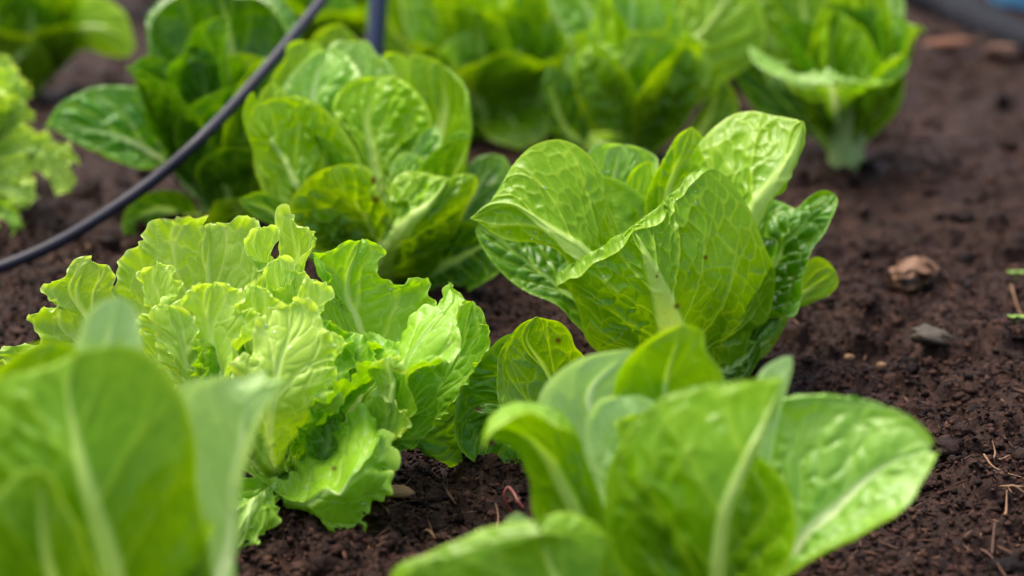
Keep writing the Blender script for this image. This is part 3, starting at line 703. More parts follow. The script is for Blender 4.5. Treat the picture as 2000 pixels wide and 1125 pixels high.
# right back upright leaf with two lobes
C.leaf([(640, 880), (685, 790), (708, 690), (696, 620), (678, 550), (707, 467)],
       [(620, 860), (640, 760), (640, 690), (622, 640), (600, 575), (611, 555), (640, 562), (638, 530), (622, 505), (604, 498), (625, 490), (645, 488), (673, 473), (707, 467)],
       [(670, 890), (745, 800), (782, 740), (830, 680), (862, 630), (853, 590), (836, 574), (842, 542), (820, 540), (795, 552), (772, 554), (745, 542), (741, 520), (754, 495), (735, 482), (707, 467)],
       zm=(2, 3, 3.5, 4.5, 5), zl=(3, 4, 4, 5), zr=(1, 2, 4, 5), mat=MG, tint=.62, rib=.0035, drops=40, **{k: v for k, v in F(ruffle=.003, teeth=.002).items() if k != 'rib'})
# right side darker leaves
C.leaf([(680, 920), (790, 850), (880, 780), (930, 700)],
       [(670, 900), (760, 780), (840, 700), (880, 640), (905, 590), (930, 600), (950, 640), (945, 670)],
       [(680, 940), (760, 900), (820, 868), (860, 895), (903, 903), (905, 840), (930, 740), (945, 670)],
       zm=(3, 5, 5, 4), mat=MG, tint=.22, side='out', **F(ruffle=.003))
C.leaf([(680, 920), (800, 800), (880, 700), (910, 640), (922, 596)],
       [(670, 900), (790, 770), (860, 690), (885, 630), (900, 597), (922, 594)],
       [(690, 930), (830, 840), (905, 760), (950, 690), (958, 645), (935, 622), (922, 594)],
       zm=(2, 2, 2, 2), zl=(2, 4, 2), zr=(2, 1, 2), mat=MG, tint=.4, drops=10, **F(ruffle=.0035))
C.leaf([(670, 920), (740, 860), (800, 800), (850, 760)],
       [(660, 900), (720, 800), (780, 740), (830, 720), (852, 750)],
       [(680, 930), (740, 898), (785, 874), (813, 878), (840, 850), (858, 800), (850, 755)],
       zm=(-2, -3, -3), mat=MG, tint=.28, **F(ruffle=.003))
# folded-over pale flap with droplets
C.leaf([(690, 900), (770, 800), (790, 720), (815, 670), (850, 620), (879, 553)],
       [(680, 890), (745, 790), (770, 720), (780, 692), (797, 668), (822, 625), (860, 597), (872, 570), (879, 553)],
       [(710, 905), (810, 800), (812, 728), (842, 723), (876, 727), (900, 703), (906, 670), (893, 615), (903, 575), (879, 553)],
       zm=(-1, -2, -3, -3, -1), zl=(0, 0, 1, 0), zr=(-2, -5, -6, -5, -1), mat=MG, tint=1.0, drops=60, cup=.04, **F(ruffle=.0015, teeth=.0012, quilt=.0022))
# wavy strip under it
C.leaf([(670, 900), (730, 850), (760, 790), (770, 740), (760, 700)],
       [(660, 890), (690, 830), (712, 800), (735, 770), (722, 740), (736, 705), (760, 690)],
       [(690, 905), (745, 870), (780, 850), (800, 820), (797, 794), (765, 792), (742, 768), (760, 735), (790, 700), (760, 690)],
       zm=(-3, -4, -5, -5), zl=(-2, -4, -5), zr=(-5, -6, -5, -5), mat=ML, tint=.25, drops=12, **F(ruffle=.0045, teeth=.0015))
# inner little leaves
C.leaf([(590, 930), (620, 880), (650, 840), (668, 790)], [(580, 920), (600, 860), (640, 820), (655, 792), (668, 788)], [(620, 935), (665, 890), (685, 850), (680, 815), (668, 788)], zm=(-1, -2, -2), mat=MG, tint=.4, **F(ruffle=.004))
C.leaf([(590, 930), (620, 900), (640, 860), (625, 800)], [(580, 920), (590, 870), (590, 830), (605, 800), (625, 795)], [(630, 935), (670, 900), (665, 860), (640, 820), (625, 795)], zm=(-2, -3, -3), mat=MG, tint=.25, **F(ruffle=.004))
C.leaf([(560, 940), (590, 890), (610, 850), (600, 790)], [(545, 935), (555, 880), (570, 830), (600, 790)], [(600, 945), (640, 905), (650, 860), (630, 810), (600, 790)], zm=(-1, -1.5, -2), mat=MG, tint=.3, **F(ruffle=.004))
# heart: left frill
C.leaf([(430, 860), (350, 740), (310, 640), (308, 560), (308, 511)],
       [(410, 870), (330, 760), (285, 690), (270, 640), (292, 605), (280, 575), (268, 529), (290, 522), (308, 511)],
       [(460, 860), (400, 760), (350, 660), (330, 600), (362, 560), (346, 540), (343, 515), (325, 516), (308, 511)],
       zm=(1, 2, 2, 2), zl=(1, 3, 2), zr=(0, 0, 1, 2), mat=ML, tint=.6, **F(ruffle=.0055))
# small frills on top
C.leaf([(560, 880), (560, 700), (565, 620), (572, 560), (578, 532)],
       [(540, 880), (520, 700), (512, 620), (524, 572), (550, 560), (560, 535), (578, 531)],
       [(590, 880), (610, 700), (625, 640), (615, 590), (598, 562), (600, 540), (578, 531)],
       zm=(1, 2, 3, 3), mat=ML, tint=.55, **F(ruffle=.006, rfreq=60))
# heart: pale broad left leaf
C.leaf([(480, 900), (440, 780), (415, 680), (405, 620), (418, 554)],
       [(460, 900), (390, 800), (343, 747), (318, 700), (300, 660), (268, 635), (275, 612), (310, 620), (338, 600), (352, 585), (387, 560), (418, 554)],
       [(510, 900), (480, 790), (462, 730), (475, 680), (508, 655), (511, 630), (490, 608), (465, 612), (480, 576), (455, 564), (418, 554)],
       zm=(-1, -2, -2, -1, -1), zl=(-1, -1, -1, -1), zr=(-2, -4, -4, -2, -1), mat=ML, tint=.62, cup=-.03, drops=6, **F(ruffle=.005))
# heart: bright right leaf
C.leaf([(525, 900), (530, 800), (548, 700), (570, 640), (573, 590)],
       [(500, 905), (470, 830), (455, 760), (462, 720), (470, 700), (492, 690), (498, 655), (502, 618), (524, 596), (548, 600), (573, 588)],
       [(555, 905), (575, 850), (604, 809), (654, 780), (640, 760), (657, 735), (640, 715), (654, 697), (636, 660), (623, 623), (598, 597), (573, 588)],
       zm=(-4, -6, -6, -5, -4), zl=(-4, -6, -6, -5, -4), zr=(-3, -5, -5, -4), mat=ML, tint=.55, tipt=.4, cup=.05, rib=.003, drops=8, **{k: v for k, v in F(ruffle=.0055).items() if k not in ('rib', 'tipt')})
# more small frills over the heart
for (tx, ty, w_, bx_, by_, z_) in ((612, 552, 30, 590, 680, 0), (500, 560, 40, 500, 680, 1), (545, 505, 28, 548, 640, 3.5), (650, 645, 24, 620, 750, -3), (330, 600, 34, 370, 730, -1.5)):
    mx_, my_ = (tx + bx_) / 2, (ty + by_) / 2
    C.leaf([(540, 900), (bx_, by_), (mx_, my_), (tx, ty)], [(530, 900), (bx_ - w_ * .6, by_), (mx_ - w_ * 1.1, my_ - 10), (tx - w_ * 1.15, ty + 22), (tx - w_ * .5, ty - 4), (tx, ty)],
           [(550, 900), (bx_ + w_ * .6, by_), (mx_ + w_ * 1.1, my_ - 10), (tx + w_ * 1.2, ty + 26), (tx + w_ * .6, ty + 2), (tx, ty)],
           zm=(z_, z_, z_ - .6, z_ - .2), mat=ML, tint=.5 + .03 * (tx % 7), **{**fr, 'nu': 120, 'nv': 71, 'ruffle': .0050, 'rfreq': 40.})
# bottom front flap and curl
C.leaf([(540, 978), (598, 982), (640, 958), (662, 966), (690, 925), (728, 880), (742, 848)],
       [(520, 950), (498, 912), (480, 906), (500, 920), (540, 946), (575, 930), (620, 900), (660, 868), (682, 828), (716, 820), (745, 838)],
       [(545, 990), (600, 1000), (640, 1012), (676, 1025), (660, 1056), (705, 1050), (716, 1040), (695, 1000), (725, 975), (762, 935), (745, 915), (764, 905), (750, 870), (745, 838)],
       zm=(-6, -9, -9, -7), zl=(-2, -2.5, -3, -5), zr=(-5, -7, -7, -6), mat=MG, tint=.9, tipt=.1, cup=0, crease=1, drops=16, spots=((653, 915, 5),), **{k: v for k, v in F(ruffle=.004, teeth=.0012).items() if k != 'tipt'})
C.leaf([(530, 960), (500, 985), (480, 1020), (455, 1074)],
       [(520, 945), (470, 925), (430, 960), (400, 1020), (410, 1075), (455, 1076)],
       [(545, 965), (538, 1000), (530, 1040), (500, 1060), (480, 1074), (455, 1076)],
       zm=(-5, -7, -8), mat=MG, tint=.7, drops=14, **F(ruffle=.004, teeth=.0012, quilt=.003))
for k, (az, e1) in enumerate(((0, 40), (45, 20), (85, 15), (275, 30), (300, 30), (330, 45))):
    C.gen(az, 72, e1, .11, .09, seed=40 + k, mat=MG, nu=80, nv=61, tint=.3, ruffle=.005, teeth=.002)

# ---- D: blurred romaine at the front right
D = Plant('romaine_lettuce', 'out of focus romaine at the bottom right, a long leaf reaching over the soil', 'lettuce', 1400, 1330, 'lettuces planted in the bed')
D.leaf([(1300, 1100), (1240, 940), (1150, 780), (1230, 684)], [(1250, 1100), (1130, 950), (1060, 850), (1042, 790), (1060, 748), (1100, 717), (1150, 692), (1230, 682)], [(1340, 1100), (1330, 940), (1310, 800), (1290, 720), (1230, 682)],
       zm=(2, 4, 5, 5), tint=.8, tipt=.1, mat=MB_, quilt=0.0010, veins=.45, va=.15, **md)
D.leaf([(1350, 1100), (1310, 900), (1300, 760), (1335, 634)], [(1320, 1100), (1240, 920), (1195, 790), (1197, 745), (1210, 712), (1240, 677), (1280, 652), (1335, 632)], [(1390, 1100), (1400, 900), (1412, 780), (1395, 715), (1376, 680), (1370, 645), (1335, 632)],
       zm=(1, 3, 4, 4), tint=.55, tipt=.2, mat=MR, quilt=0.0015, rib=.004, lips=(('R', .5, .9, 14, 10, .5),), drops=4, veins=.45, va=.15, **md)
D.leaf([(1300, 1100), (1250, 950), (1220, 850), (1215, 776)], [(1270, 1100), (1190, 980), (1150, 890), (1140, 822), (1165, 782), (1215, 774)], [(1340, 1100), (1310, 950), (1295, 860), (1280, 788), (1250, 774), (1215, 774)],
       zm=(0, 1, 1, 2), tint=.75, mat=MB_, quilt=0.0018, veins=.45, va=.15, **md)
D.leaf([(1400, 1100), (1470, 900), (1510, 790), (1546, 697)], [(1380, 1100), (1430, 900), (1465, 770), (1490, 720), (1530, 697), (1546, 696)], [(1430, 1100), (1500, 930), (1532, 800), (1545, 740), (1549, 710), (1546, 696)],
       zm=(1, 1, 1), tint=.7, mat=MB_, quilt=0.0010, side='out', veins=.45, va=.15, **md)
# long right leaf
D.leaf([(1450, 1200), (1520, 1100), (1578, 1030), (1630, 985), (1710, 915), (1815, 875)],
       [(1440, 1180), (1450, 1050), (1470, 930), (1488, 850), (1515, 790), (1560, 778), (1620, 776), (1680, 783), (1740, 800), (1785, 826), (1815, 862), (1817, 872)],
       [(1480, 1230), (1545, 1130), (1610, 1098), (1680, 1065), (1730, 1030), (1768, 990), (1790, 950), (1812, 915), (1819, 885)],
       zm=(0, 0, 0, 0, -1), zl=(1, 3, 3, 2, -1), zr=(-2, -3, -3.5, -3, -1), side='in', tint=.75, tipt=.15, mat=MP, quilt=0.0020, rib=.005, nvein=6, cup=-.04,
       lips=(('L', .45, 1.1, 8, 9, -.4), ('R', .35, 1.1, 6, -14, -.3)), veins=.45, va=.15, nu=150, nv=121)
# left curled leaf
D.leaf([(1280, 1200), (1150, 1020), (1080, 900), (1040, 860), (990, 835)], [(1240, 1200), (1100, 1060), (1045, 1020), (1020, 960), (1000, 885), (960, 858), (946, 842)], [(1320, 1200), (1220, 1080), (1180, 990), (1150, 900), (1128, 840), (1085, 795), (1030, 780), (985, 788), (956, 812), (946, 842)],
       zm=(-1, -1, 0, 0), zl=(-2, -2, -2, -2), zr=(-1, 0, 0, -2), tint=.5, mat=MR, quilt=0.0015, lips=(('R', .55, 1.1, 2, 34, -1.6),), drops=2, veins=.45, va=.15, **md)
# bottom front leaves
D.leaf([(1300, 1250), (1150, 1130), (1060, 1060), (1012, 1003)], [(1290, 1280), (1100, 1180), (1010, 1090), (985, 1040), (990, 1012), (1012, 1000)], [(1330, 1220), (1200, 1100), (1100, 1045), (1045, 1020), (1012, 1000)], zm=(-2, -2, -1), tint=.9, mat=MB_, quilt=0.0005, veins=.45, va=.15, **md)
D.leaf([(1290, 1290), (1150, 1200), (1080, 1120), (1060, 1042)], [(1200, 1330), (950, 1260), (780, 1180), (795, 1122), (850, 1097), (920, 1075), (980, 1058), (1060, 1040)], [(1340, 1260), (1270, 1180), (1215, 1090), (1175, 1048), (1120, 1036), (1060, 1040)],
       zm=(-4, -7, -8), side='out', tint=.25, tipt=.1, mat=MR, quilt=0.0005, lips=(('L', .55, 1.1, -12, -20, .9), ('R', .7, 1.1, 0, -18, .8)), veins=.45, va=.15, **md)
# centre front leaf
D.leaf([(1398, 1200), (1402, 1080), (1418, 985), (1452, 905), (1495, 822), (1530, 741)],
       [(1290, 1230), (1205, 1150), (1188, 1060), (1188, 980), (1194, 925), (1215, 880), (1250, 830), (1300, 790), (1375, 762), (1450, 748), (1495, 742), (1530, 740)],
       [(1430, 1250), (1428, 1120), (1442, 1000), (1466, 915), (1500, 835), (1524, 780), (1530, 740)],
       zm=(-4, -6, -7, -7, -6, -5), zl=(-3, -4, -5, -5), zr=(-3, -4, -5, -5), side='out', tint=.35, tipt=.5, mat=MR, quilt=0.0015, rib=.0036, cup=.05, lips=(('L', .35, .98, -3, -3, .2),), veins=.45, va=.15, nu=150, nv=121)
for k, (az, e1) in enumerate(((0, 60), (275, 60), (300, 55), (330, 70))):
    D.gen(az, 75, e1, .13, .08, seed=60 + k, mat=MR, nu=50, nv=41, tint=.4)

# ---- E: blurred romaine at the front left
E = Plant('romaine_lettuce', 'most blurred romaine, in the bottom left corner close to the camera', 'lettuce', 240, 1480, 'lettuces planted in the bed')
E.leaf([(240, 1200), (180, 900), (200, 700), (236, 582)], [(200, 1200), (100, 900), (120, 740), (150, 660), (175, 605), (205, 585), (236, 580)], [(280, 1200), (270, 900), (290, 740), (275, 650), (262, 600), (236, 580)], zm=(0, 1, 1, 1), tint=.85, tipt=0, mat=MB_, quilt=0.0005, veins=.45, va=.15, **md)
E.leaf([(200, 1200), (80, 900), (60, 780), (100, 668)], [(160, 1200), (-60, 1000), (-60, 760), (20, 700), (60, 675), (100, 667)], [(240, 1200), (200, 900), (190, 760), (150, 680), (100, 667)], zm=(0, 0, 0), tint=.5, mat=MR, quilt=0.0005, veins=.45, va=.15, **md)
E.leaf([(330, 1250), (420, 1080), (430, 920), (470, 800), (520, 745)], [(300, 1250), (350, 1000), (345, 850), (345, 762), (375, 741), (425, 735), (475, 746), (520, 740)], [(380, 1270), (450, 1180), (462, 1060), (458, 980), (480, 890), (530, 810), (572, 752), (572, 738), (555, 732), (520, 740)],
       zm=(2, 3, 3, 1), zl=(3, 4, 4, 2), zr=(0, -1, -1, -1, 0), tint=.95, tipt=0, mat=MB_, quilt=0.0015, rib=.003, crease=1, veins=.45, va=.15, **md)
E.leaf([(270, 1300), (222, 1130), (198, 1035), (172, 950), (146, 840), (134, 760), (152, 690)],
       [(150, 1300), (-60, 1150), (-110, 950), (-80, 800), (0, 738), (50, 723), (95, 712), (152, 688)],
       [(380, 1320), (425, 1180), (412, 1060), (398, 1000), (388, 935), (386, 872), (370, 812), (350, 762), (320, 717), (280, 684), (235, 673), (190, 678), (152, 688)],
       zm=(-3, -5, -6.5, -7, -6.5, -6), zl=(-3, -4, -6), zr=(-2, -3, -4, -6), side='out', tint=.42, tipt=.15, mat=MR, quilt=0.0021, rib=.0055, cup=.05, nvein=7, veins=.45, va=.15, nu=150, nv=121)
E.leaf([(220, 1350), (140, 1200), (90, 1060), (80, 918)], [(100, 1350), (-60, 1200), (-60, 1020), (0, 955), (40, 920), (80, 916)], [(300, 1380), (240, 1220), (190, 1120), (160, 1040), (125, 980), (105, 935), (80, 916)], zm=(-6, -9, -10), side='out', tint=.12, tipt=.3, mat=MR, quilt=0.0006, rib=.004, veins=.45, va=.15, **md)
for k, (az, e1) in enumerate(((0, 60), (60, 55), (90, 60), (275, 60), (300, 55), (330, 70))):
    E.gen(az, 75, e1, .13, .08, seed=70 + k, mat=MR, nu=50, nv=41, tint=.4)

# ---- F: deep green romaine behind the hose
lo = dict(nu=80, nv=61, edge=.0036, cell=.02)  # broad edge, more of the rim light in the colour
Fp = Plant('romaine_lettuce', 'deep green romaine behind the curved black hose, a cupped leaf reaching out on its left', 'lettuce', 420, 425, 'lettuces planted in the bed')
Fp.leaf([(430, 300), (450, 150), (440, 40), (430, -30)], [(360, 320), (300, 200), (284, 100), (286, 30), (330, -10), (430, -40)], [(500, 320), (560, 220), (592, 120), (590, 50), (540, -10), (430, -40)], zm=(2, 4, 5), zl=(0, 0, 3, 5), zr=(0, 0, 3, 5), tint=.15, tipt=.4, mat=MD, quilt=0.0045, lips=(('L', .45, 1.1, 14, 16, -.8), ('R', .45, 1.1, -14, 34, -1.5)), **lo)
Fp.leaf([(560, 340), (600, 200), (640, 110), (668, 60)], [(540, 340), (560, 220), (585, 120), (620, 60), (668, 45)], [(600, 340), (660, 240), (700, 150), (705, 90), (668, 45)], zm=(1, 2, 3), tint=.45, mat=MR, quilt=0.0030, **lo)
Fp.leaf([(400, 330), (330, 270), (240, 200), (285, 150)], [(390, 340), (330, 320), (270, 240), (250, 190), (285, 148)], [(430, 300), (390, 250), (345, 205), (320, 160), (285, 148)], zm=(0, -2, -1), tint=.3, mat=MR, quilt=0.0015, lips=(('L', .3, .9, -4, 6, -.2),), **lo)
Fp.leaf([(400, 400), (330, 320), (250, 270), (170, 252), (92, 245)], [(400, 410), (340, 332), (270, 330), (215, 314), (150, 283), (92, 247)], [(410, 380), (370, 250), (300, 190), (262, 172), (210, 168), (165, 178), (120, 205), (92, 243)], zm=(-2, -5, -6, -6), zl=(-3, -7, -7, -6), zr=(-1, -4, -5, -6), mat=MP, tint=.05, tipt=.0, quilt=0.0075, rib=.003, cup=-.06, lips=(('L', .3, 1.1, 0, -9, -.3), ('R', .3, 1.1, 0, 8, -.3)), **lo)
Fp.leaf([(440, 360), (420, 250), (400, 180), (390, 118)], [(420, 360), (385, 250), (352, 200), (344, 150), (362, 122), (390, 115)], [(480, 360), (480, 260), (470, 190), (440, 130), (390, 115)], zm=(-2, -3, -3), tint=.12, mat=MD, quilt=0.0030, lips=(('L', .4, 1.1, 12, 8, -.6),), **lo)
Fp.leaf([(470, 380), (490, 300), (500, 220), (480, 160)], [(440, 380), (430, 300), (440, 220), (455, 170), (480, 155)], [(520, 380), (545, 300), (540, 220), (515, 170), (480, 155)], zm=(-2, -3, -3), tint=.5, mat=MR, quilt=0.0045, **lo)
Fp.leaf([(450, 400), (440, 350), (430, 300), (420, 250)], [(420, 400), (380, 350), (375, 290), (395, 255), (420, 248)], [(480, 405), (500, 350), (490, 290), (460, 255), (420, 248)], zm=(-4, -5, -5), side='out', tint=.15, mat=MR, quilt=0.0015, rib=.004, **lo)
Fp.leaf([(370, 430), (330, 410), (280, 420), (240, 445)], [(390, 450), (330, 470), (280, 478), (246, 470), (238, 448)], [(400, 420), (360, 375), (310, 368), (262, 390), (240, 420), (238, 446)], zm=(-3, -6, -8), tint=.35, mat=MD, quilt=0.0030, **lo)
Fp.leaf([(460, 430), (470, 420), (450, 400), (420, 395)], [(440, 450), (420, 450), (400, 430), (420, 394)], [(500, 440), (500, 410), (470, 385), (420, 392)], zm=(-5, -7, -8), tint=.6, mat=MR, quilt=0.0030, **lo)
head(Fp, 5, (3, 6, 4), (MD, MD, MR), .4, 1.1, skip=(150, 250))

# ---- I: tall romaine with a visible stub at the back right
I = Plant('romaine_lettuce', 'tall blurred romaine at the back right standing on a bare pale stalk', 'lettuce', 1650, 325, 'lettuces planted in the bed')
I.leaf([(1640, 250), (1600, 150), (1575, 60), (1560, -60)], [(1620, 250), (1520, 150), (1465, 60), (1450, -20), (1490, -80), (1560, -90)], [(1670, 250), (1690, 150), (1700, 60), (1690, -30), (1640, -80), (1560, -90)], zm=(0, 2, 3, 3), tint=.35, tipt=.1, mat=MR, quilt=0.0060, rib=.009, cup=.02, **lo)
I.leaf([(1680, 260), (1720, 180), (1730, 80), (1745, -30)], [(1660, 260), (1670, 180), (1690, 80), (1700, -20), (1745, -50)], [(1700, 265), (1745, 200), (1756, 100), (1768, 10), (1745, -50)], zm=(0, 0, 1), side='out', tint=.55, mat=MP, quilt=0.0030, lips=(('L', .4, .9, -10, 0, -.5),), **lo)
I.leaf([(1640, 255), (1625, 180), (1618, 135), (1616, 165)], [(1625, 260), (1560, 180), (1500, 110), (1464, 92), (1470, 118), (1515, 142), (1560, 164), (1616, 168)], [(1660, 260), (1690, 180), (1740, 110), (1772, 112), (1768, 140), (1730, 158), (1670, 156), (1616, 168)], zm=(-3, -9, -13), zl=(-2, -6, -11, -13), zr=(-2, -6, -11, -13), tint=.75, tipt=0, mat=MP, quilt=0.0045, rib=.004, cup=0, **lo)
I.leaf([(1665, 270), (1690, 240), (1720, 200), (1740, 165)], [(1655, 270), (1670, 220), (1690, 180), (1740, 160)], [(1675, 290), (1715, 262), (1752, 220), (1765, 180), (1740, 160)], zm=(-1, -3, -4), side='out', tint=.4, mat=MR, quilt=0.0015, **lo)
I.leaf([(1640, 280), (1610, 220), (1600, 180), (1600, 130)], [(1625, 280), (1560, 230), (1520, 190), (1500, 160), (1520, 130), (1600, 120)], [(1650, 280), (1670, 230), (1690, 180), (1680, 130), (1600, 120)], zm=(0, 1, 1), side='out', tint=.05, tipt=0, mat=MD, quilt=0.0030, **lo)
I.leaf([(1600, 260), (1540, 200), (1490, 130), (1450, 60)], [(1590, 270), (1500, 240), (1440, 170), (1420, 100), (1450, 50)], [(1610, 250), (1560, 180), (1520, 110), (1490, 60), (1450, 50)], zm=(1, 2, 2), tint=.15, mat=MD, quilt=0.0045, **lo)
head(I, 6, (0, 7, 6), (MR, MD, MR), .3, 1.08, skip=(110, 250))
nst = 24; an = np.linspace(0, 6.283, nst, endpoint=False); SV = []
for z_, r_ in ((-.01, .019), (.004, .0185), (.018, .0175), (.034, .0175), (.052, .020), (.07, .024), (.09, .027)):
    rr = r_ * (1 + .10 * np.cos(an * 5 + z_ * 40)); SV.append(np.stack([I.b[0] + rr * np.cos(an), I.b[1] + rr * np.sin(an), z_ + an * 0], -1))
SF = [[a * nst + b, a * nst + (b + 1) % nst, (a + 1) * nst + (b + 1) % nst, (a + 1) * nst + b] for a in range(6) for b in range(nst)]
MST = simple_mat('pale_lettuce_stalk', (.34, .44, .14), .45, .5, .2, 70, .4, .001)
mesh_np('stalk', np.vstack(SV), SF, MST, I.o)

# ---- H: back centre romaine
H = Plant('romaine_lettuce', 'blurred upright romaine at the back centre with a broad puckered leaf facing the camera', 'lettuce', 1235, 320, 'lettuces planted in the bed')
H.leaf([(1240, 290), (1225, 220), (1215, 150), (1235, 65)], [(1215, 300), (1150, 240), (1125, 170), (1130, 110), (1165, 88), (1195, 92), (1235, 62)], [(1275, 300), (1340, 240), (1368, 170), (1345, 95), (1290, 62), (1235, 62)], zm=(-3, -9, -9), zl=(-3, -6, -9), zr=(-3, -6, -9), tint=.45, tipt=.3, mat=MR, quilt=0.0083, rib=.009, nvein=6, cup=.03, **lo)
H.leaf([(1180, 300), (1110, 260), (1085, 200), (1075, 130)], [(1170, 310), (1085, 275), (1064, 210), (1060, 160), (1075, 128)], [(1200, 300), (1160, 250), (1140, 190), (1110, 140), (1075, 128)], zm=(-1, -3, -3), tint=.15, mat=MD, quilt=0.0045, lips=(('L', .2, 1.1, 10, 0, -.4),), **lo)
H.leaf([(1300, 310), (1360, 270), (1390, 220), (1410, 150)], [(1290, 310), (1340, 260), (1370, 200), (1410, 148)], [(1320, 320), (1400, 300), (1440, 250), (1440, 190), (1410, 148)], zm=(-1, -2, -2), tint=.2, mat=MR, quilt=0.0030, lips=(('L', .4, 1.1, 8, 2, -.5),), **lo)
H.leaf([(1235, 200), (1180, 60), (1140, 0), (1130, -60)], [(1200, 200), (1110, 80), (1075, 20), (1070, -50), (1130, -80)], [(1260, 200), (1240, 80), (1220, 0), (1190, -60), (1130, -80)], zm=(0, 1, 2), tint=.55, mat=MP, quilt=0.0075, **lo)
H.leaf([(1250, 200), (1270, 60), (1265, 20), (1270, -10)], [(1230, 200), (1220, 80), (1215, 20), (1230, -10), (1270, -20)], [(1290, 200), (1320, 80), (1325, 20), (1310, -10), (1270, -20)], zm=(-1, 0, 1), tint=.6, mat=MR, quilt=0.0030, **lo)
H.leaf([(1290, 220), (1350, 90), (1400, 30), (1430, -40)], [(1270, 210), (1310, 90), (1330, 10), (1370, -50), (1430, -60)], [(1320, 240), (1420, 160), (1490, 100), (1490, 20), (1430, -60)], zm=(-1, 0, 1), side='out', tint=.55, mat=MR, quilt=0.0045, **lo)
H.leaf([(1230, 310), (1190, 290), (1170, 280), (1150, 262)], [(1250, 330), (1190, 320), (1150, 300), (1150, 262)], [(1250, 290), (1230, 265), (1190, 255), (1150, 260)], zm=(-4, -8, -9), tint=.75, mat=MP, quilt=0.0015, **lo)
head(H, 7, (0, 8, 6), (MR, MR, MP), .75, 1.15, skip=(110, 250))

# ---- G: pale romaine between
G = Plant('romaine_lettuce', 'very soft focus pale lettuce directly behind the rounded romaine head', 'lettuce', 965, 262, 'lettuces planted in the bed')
G.leaf([(950, 240), (930, 120), (880, 20), (840, -60)], [(930, 250), (860, 170), (800, 80), (780, 0), (800, -60), (840, -80)], [(980, 240), (990, 120), (960, 20), (910, -60), (840, -80)], zm=(-1, -3, -3), tint=.7, mat=MP, quilt=0.0045, rib=.006, **lo)
G.leaf([(980, 250), (1000, 150), (1020, 60), (1030, -60)], [(960, 250), (940, 150), (950, 60), (970, -40), (1030, -80)], [(1010, 260), (1070, 180), (1110, 80), (1100, -30), (1030, -80)], zm=(-1, -2, -2), side='out', tint=.65, tipt=.5, mat=MR, quilt=0.0030, rib=.005, **lo)
G.leaf([(960, 290), (950, 230), (930, 170), (910, 110)], [(940, 300), (890, 240), (870, 180), (880, 120), (910, 105)], [(990, 300), (1020, 240), (1010, 170), (970, 120), (910, 105)], zm=(-3, -5, -6), side='out', tint=.35, mat=MR, quilt=0.0030, rib=.004, **lo)
G.leaf([(1000, 300), (1040, 240), (1060, 180), (1060, 110)], [(980, 300), (990, 240), (1000, 170), (1030, 120), (1060, 108)], [(1030, 310), (1090, 260), (1110, 190), (1100, 130), (1060, 108)], zm=(-3, -4, -5), side='out', tint=.3, mat=MR, quilt=0.0030, **lo)
G.leaf([(960, 230), (985, 215), (1005, 245), (1015, 288)], [(940, 240), (930, 225), (955, 270), (1015, 292)], [(990, 230), (1040, 205), (1075, 240), (1060, 275), (1015, 292)], zm=(-3, -8, -9), side='out', mat=MR, tint=.25, quilt=.003, **lo)
G.leaf([(970, 230), (1030, 200), (1075, 225), (1100, 270)], [(950, 230), (1010, 225), (1050, 262), (1100, 274)], [(980, 220), (1060, 170), (1120, 190), (1135, 240), (1100, 274)], zm=(-1, -4, -5), side='out', mat=MD, tint=.5, quilt=.003, **lo)
G.leaf([(950, 240), (900, 225), (870, 250), (850, 290)], [(960, 260), (915, 265), (885, 290), (850, 294)], [(940, 230), (890, 195), (840, 215), (830, 260), (850, 294)], zm=(-2, -6, -7), side='out', mat=MR, tint=.3, quilt=.003, **lo)
head(G, 8, (6, 7, 5), (MR, MP, MR), .85, 1.2)

# ---- K: frilly one at the far left edge
K = Plant('loose_leaf_lettuce', 'blurred frilly lettuce cut off by the left edge, above the lower end of the hose', 'lettuce', -70, 400, 'lettuces planted in the bed')
lf_ = dict(nu=150, nv=81, rfreq=50., ruffle=.010, teeth=.003, quilt=0.0030)
K.leaf([(-60, 300), (-20, 230), (20, 190), (20, 130)], [(-80, 300), (-60, 210), (-30, 150), (20, 128)], [(-40, 310), (20, 260), (55, 230), (55, 170), (20, 128)], zm=(-1, -2, -3), mat=ML, tint=.4, **lf_)
for (tx, ty, w_, bx_, by_, z_) in ((140, 370, 26, 80, 290, -8), (110, 300, 34, 20, 290, -7), (60, 330, 30, 0, 330, -8), (50, 200, 30, -10, 260, -4), (40, 160, 26, -20, 230, -3), (66, 390, 24, 0, 360, -9), (30, 440, 24, -20, 400, -10), (70, 262, 26, 0, 300, -6), (148, 320, 22, 80, 280, -7)):
    mx_, my_ = (tx + bx_) / 2, (ty + by_) / 2; dx_, dy_ = tx - bx_, ty - by_; q_ = math.hypot(dx_, dy_); dx_, dy_ = dx_ / q_, dy_ / q_
    lx_, ly_ = dy_ * w_, -dx_ * w_
    K.leaf([(bx_, by_), (mx_, my_), (tx, ty)], [(bx_ + lx_ * .6, by_ + ly_ * .6), (mx_ + lx_ * 1.1, my_ + ly_ * 1.1), (tx + lx_ - dx_ * 12, ty + ly_ - dy_ * 12), (tx, ty)],
           [(bx_ - lx_ * .6, by_ - ly_ * .6), (mx_ - lx_ * 1.1, my_ - ly_ * 1.1), (tx - lx_ - dx_ * 12, ty - ly_ - dy_ * 12), (tx, ty)],
           zm=(z_ * .6, z_, z_), mat=ML, tint=.35, nu=100, nv=61, ruffle=.009, rfreq=48., teeth=.003, quilt=.002)
K.leaf([(-50, 400), (0, 370), (30, 350), (68, 360)], [(-50, 370), (0, 320), (40, 320), (68, 355)], [(-40, 420), (0, 430), (30, 410), (70, 380), (68, 358)], zm=(-5, -7, -9), mat=ML, tint=.4, **lf_)
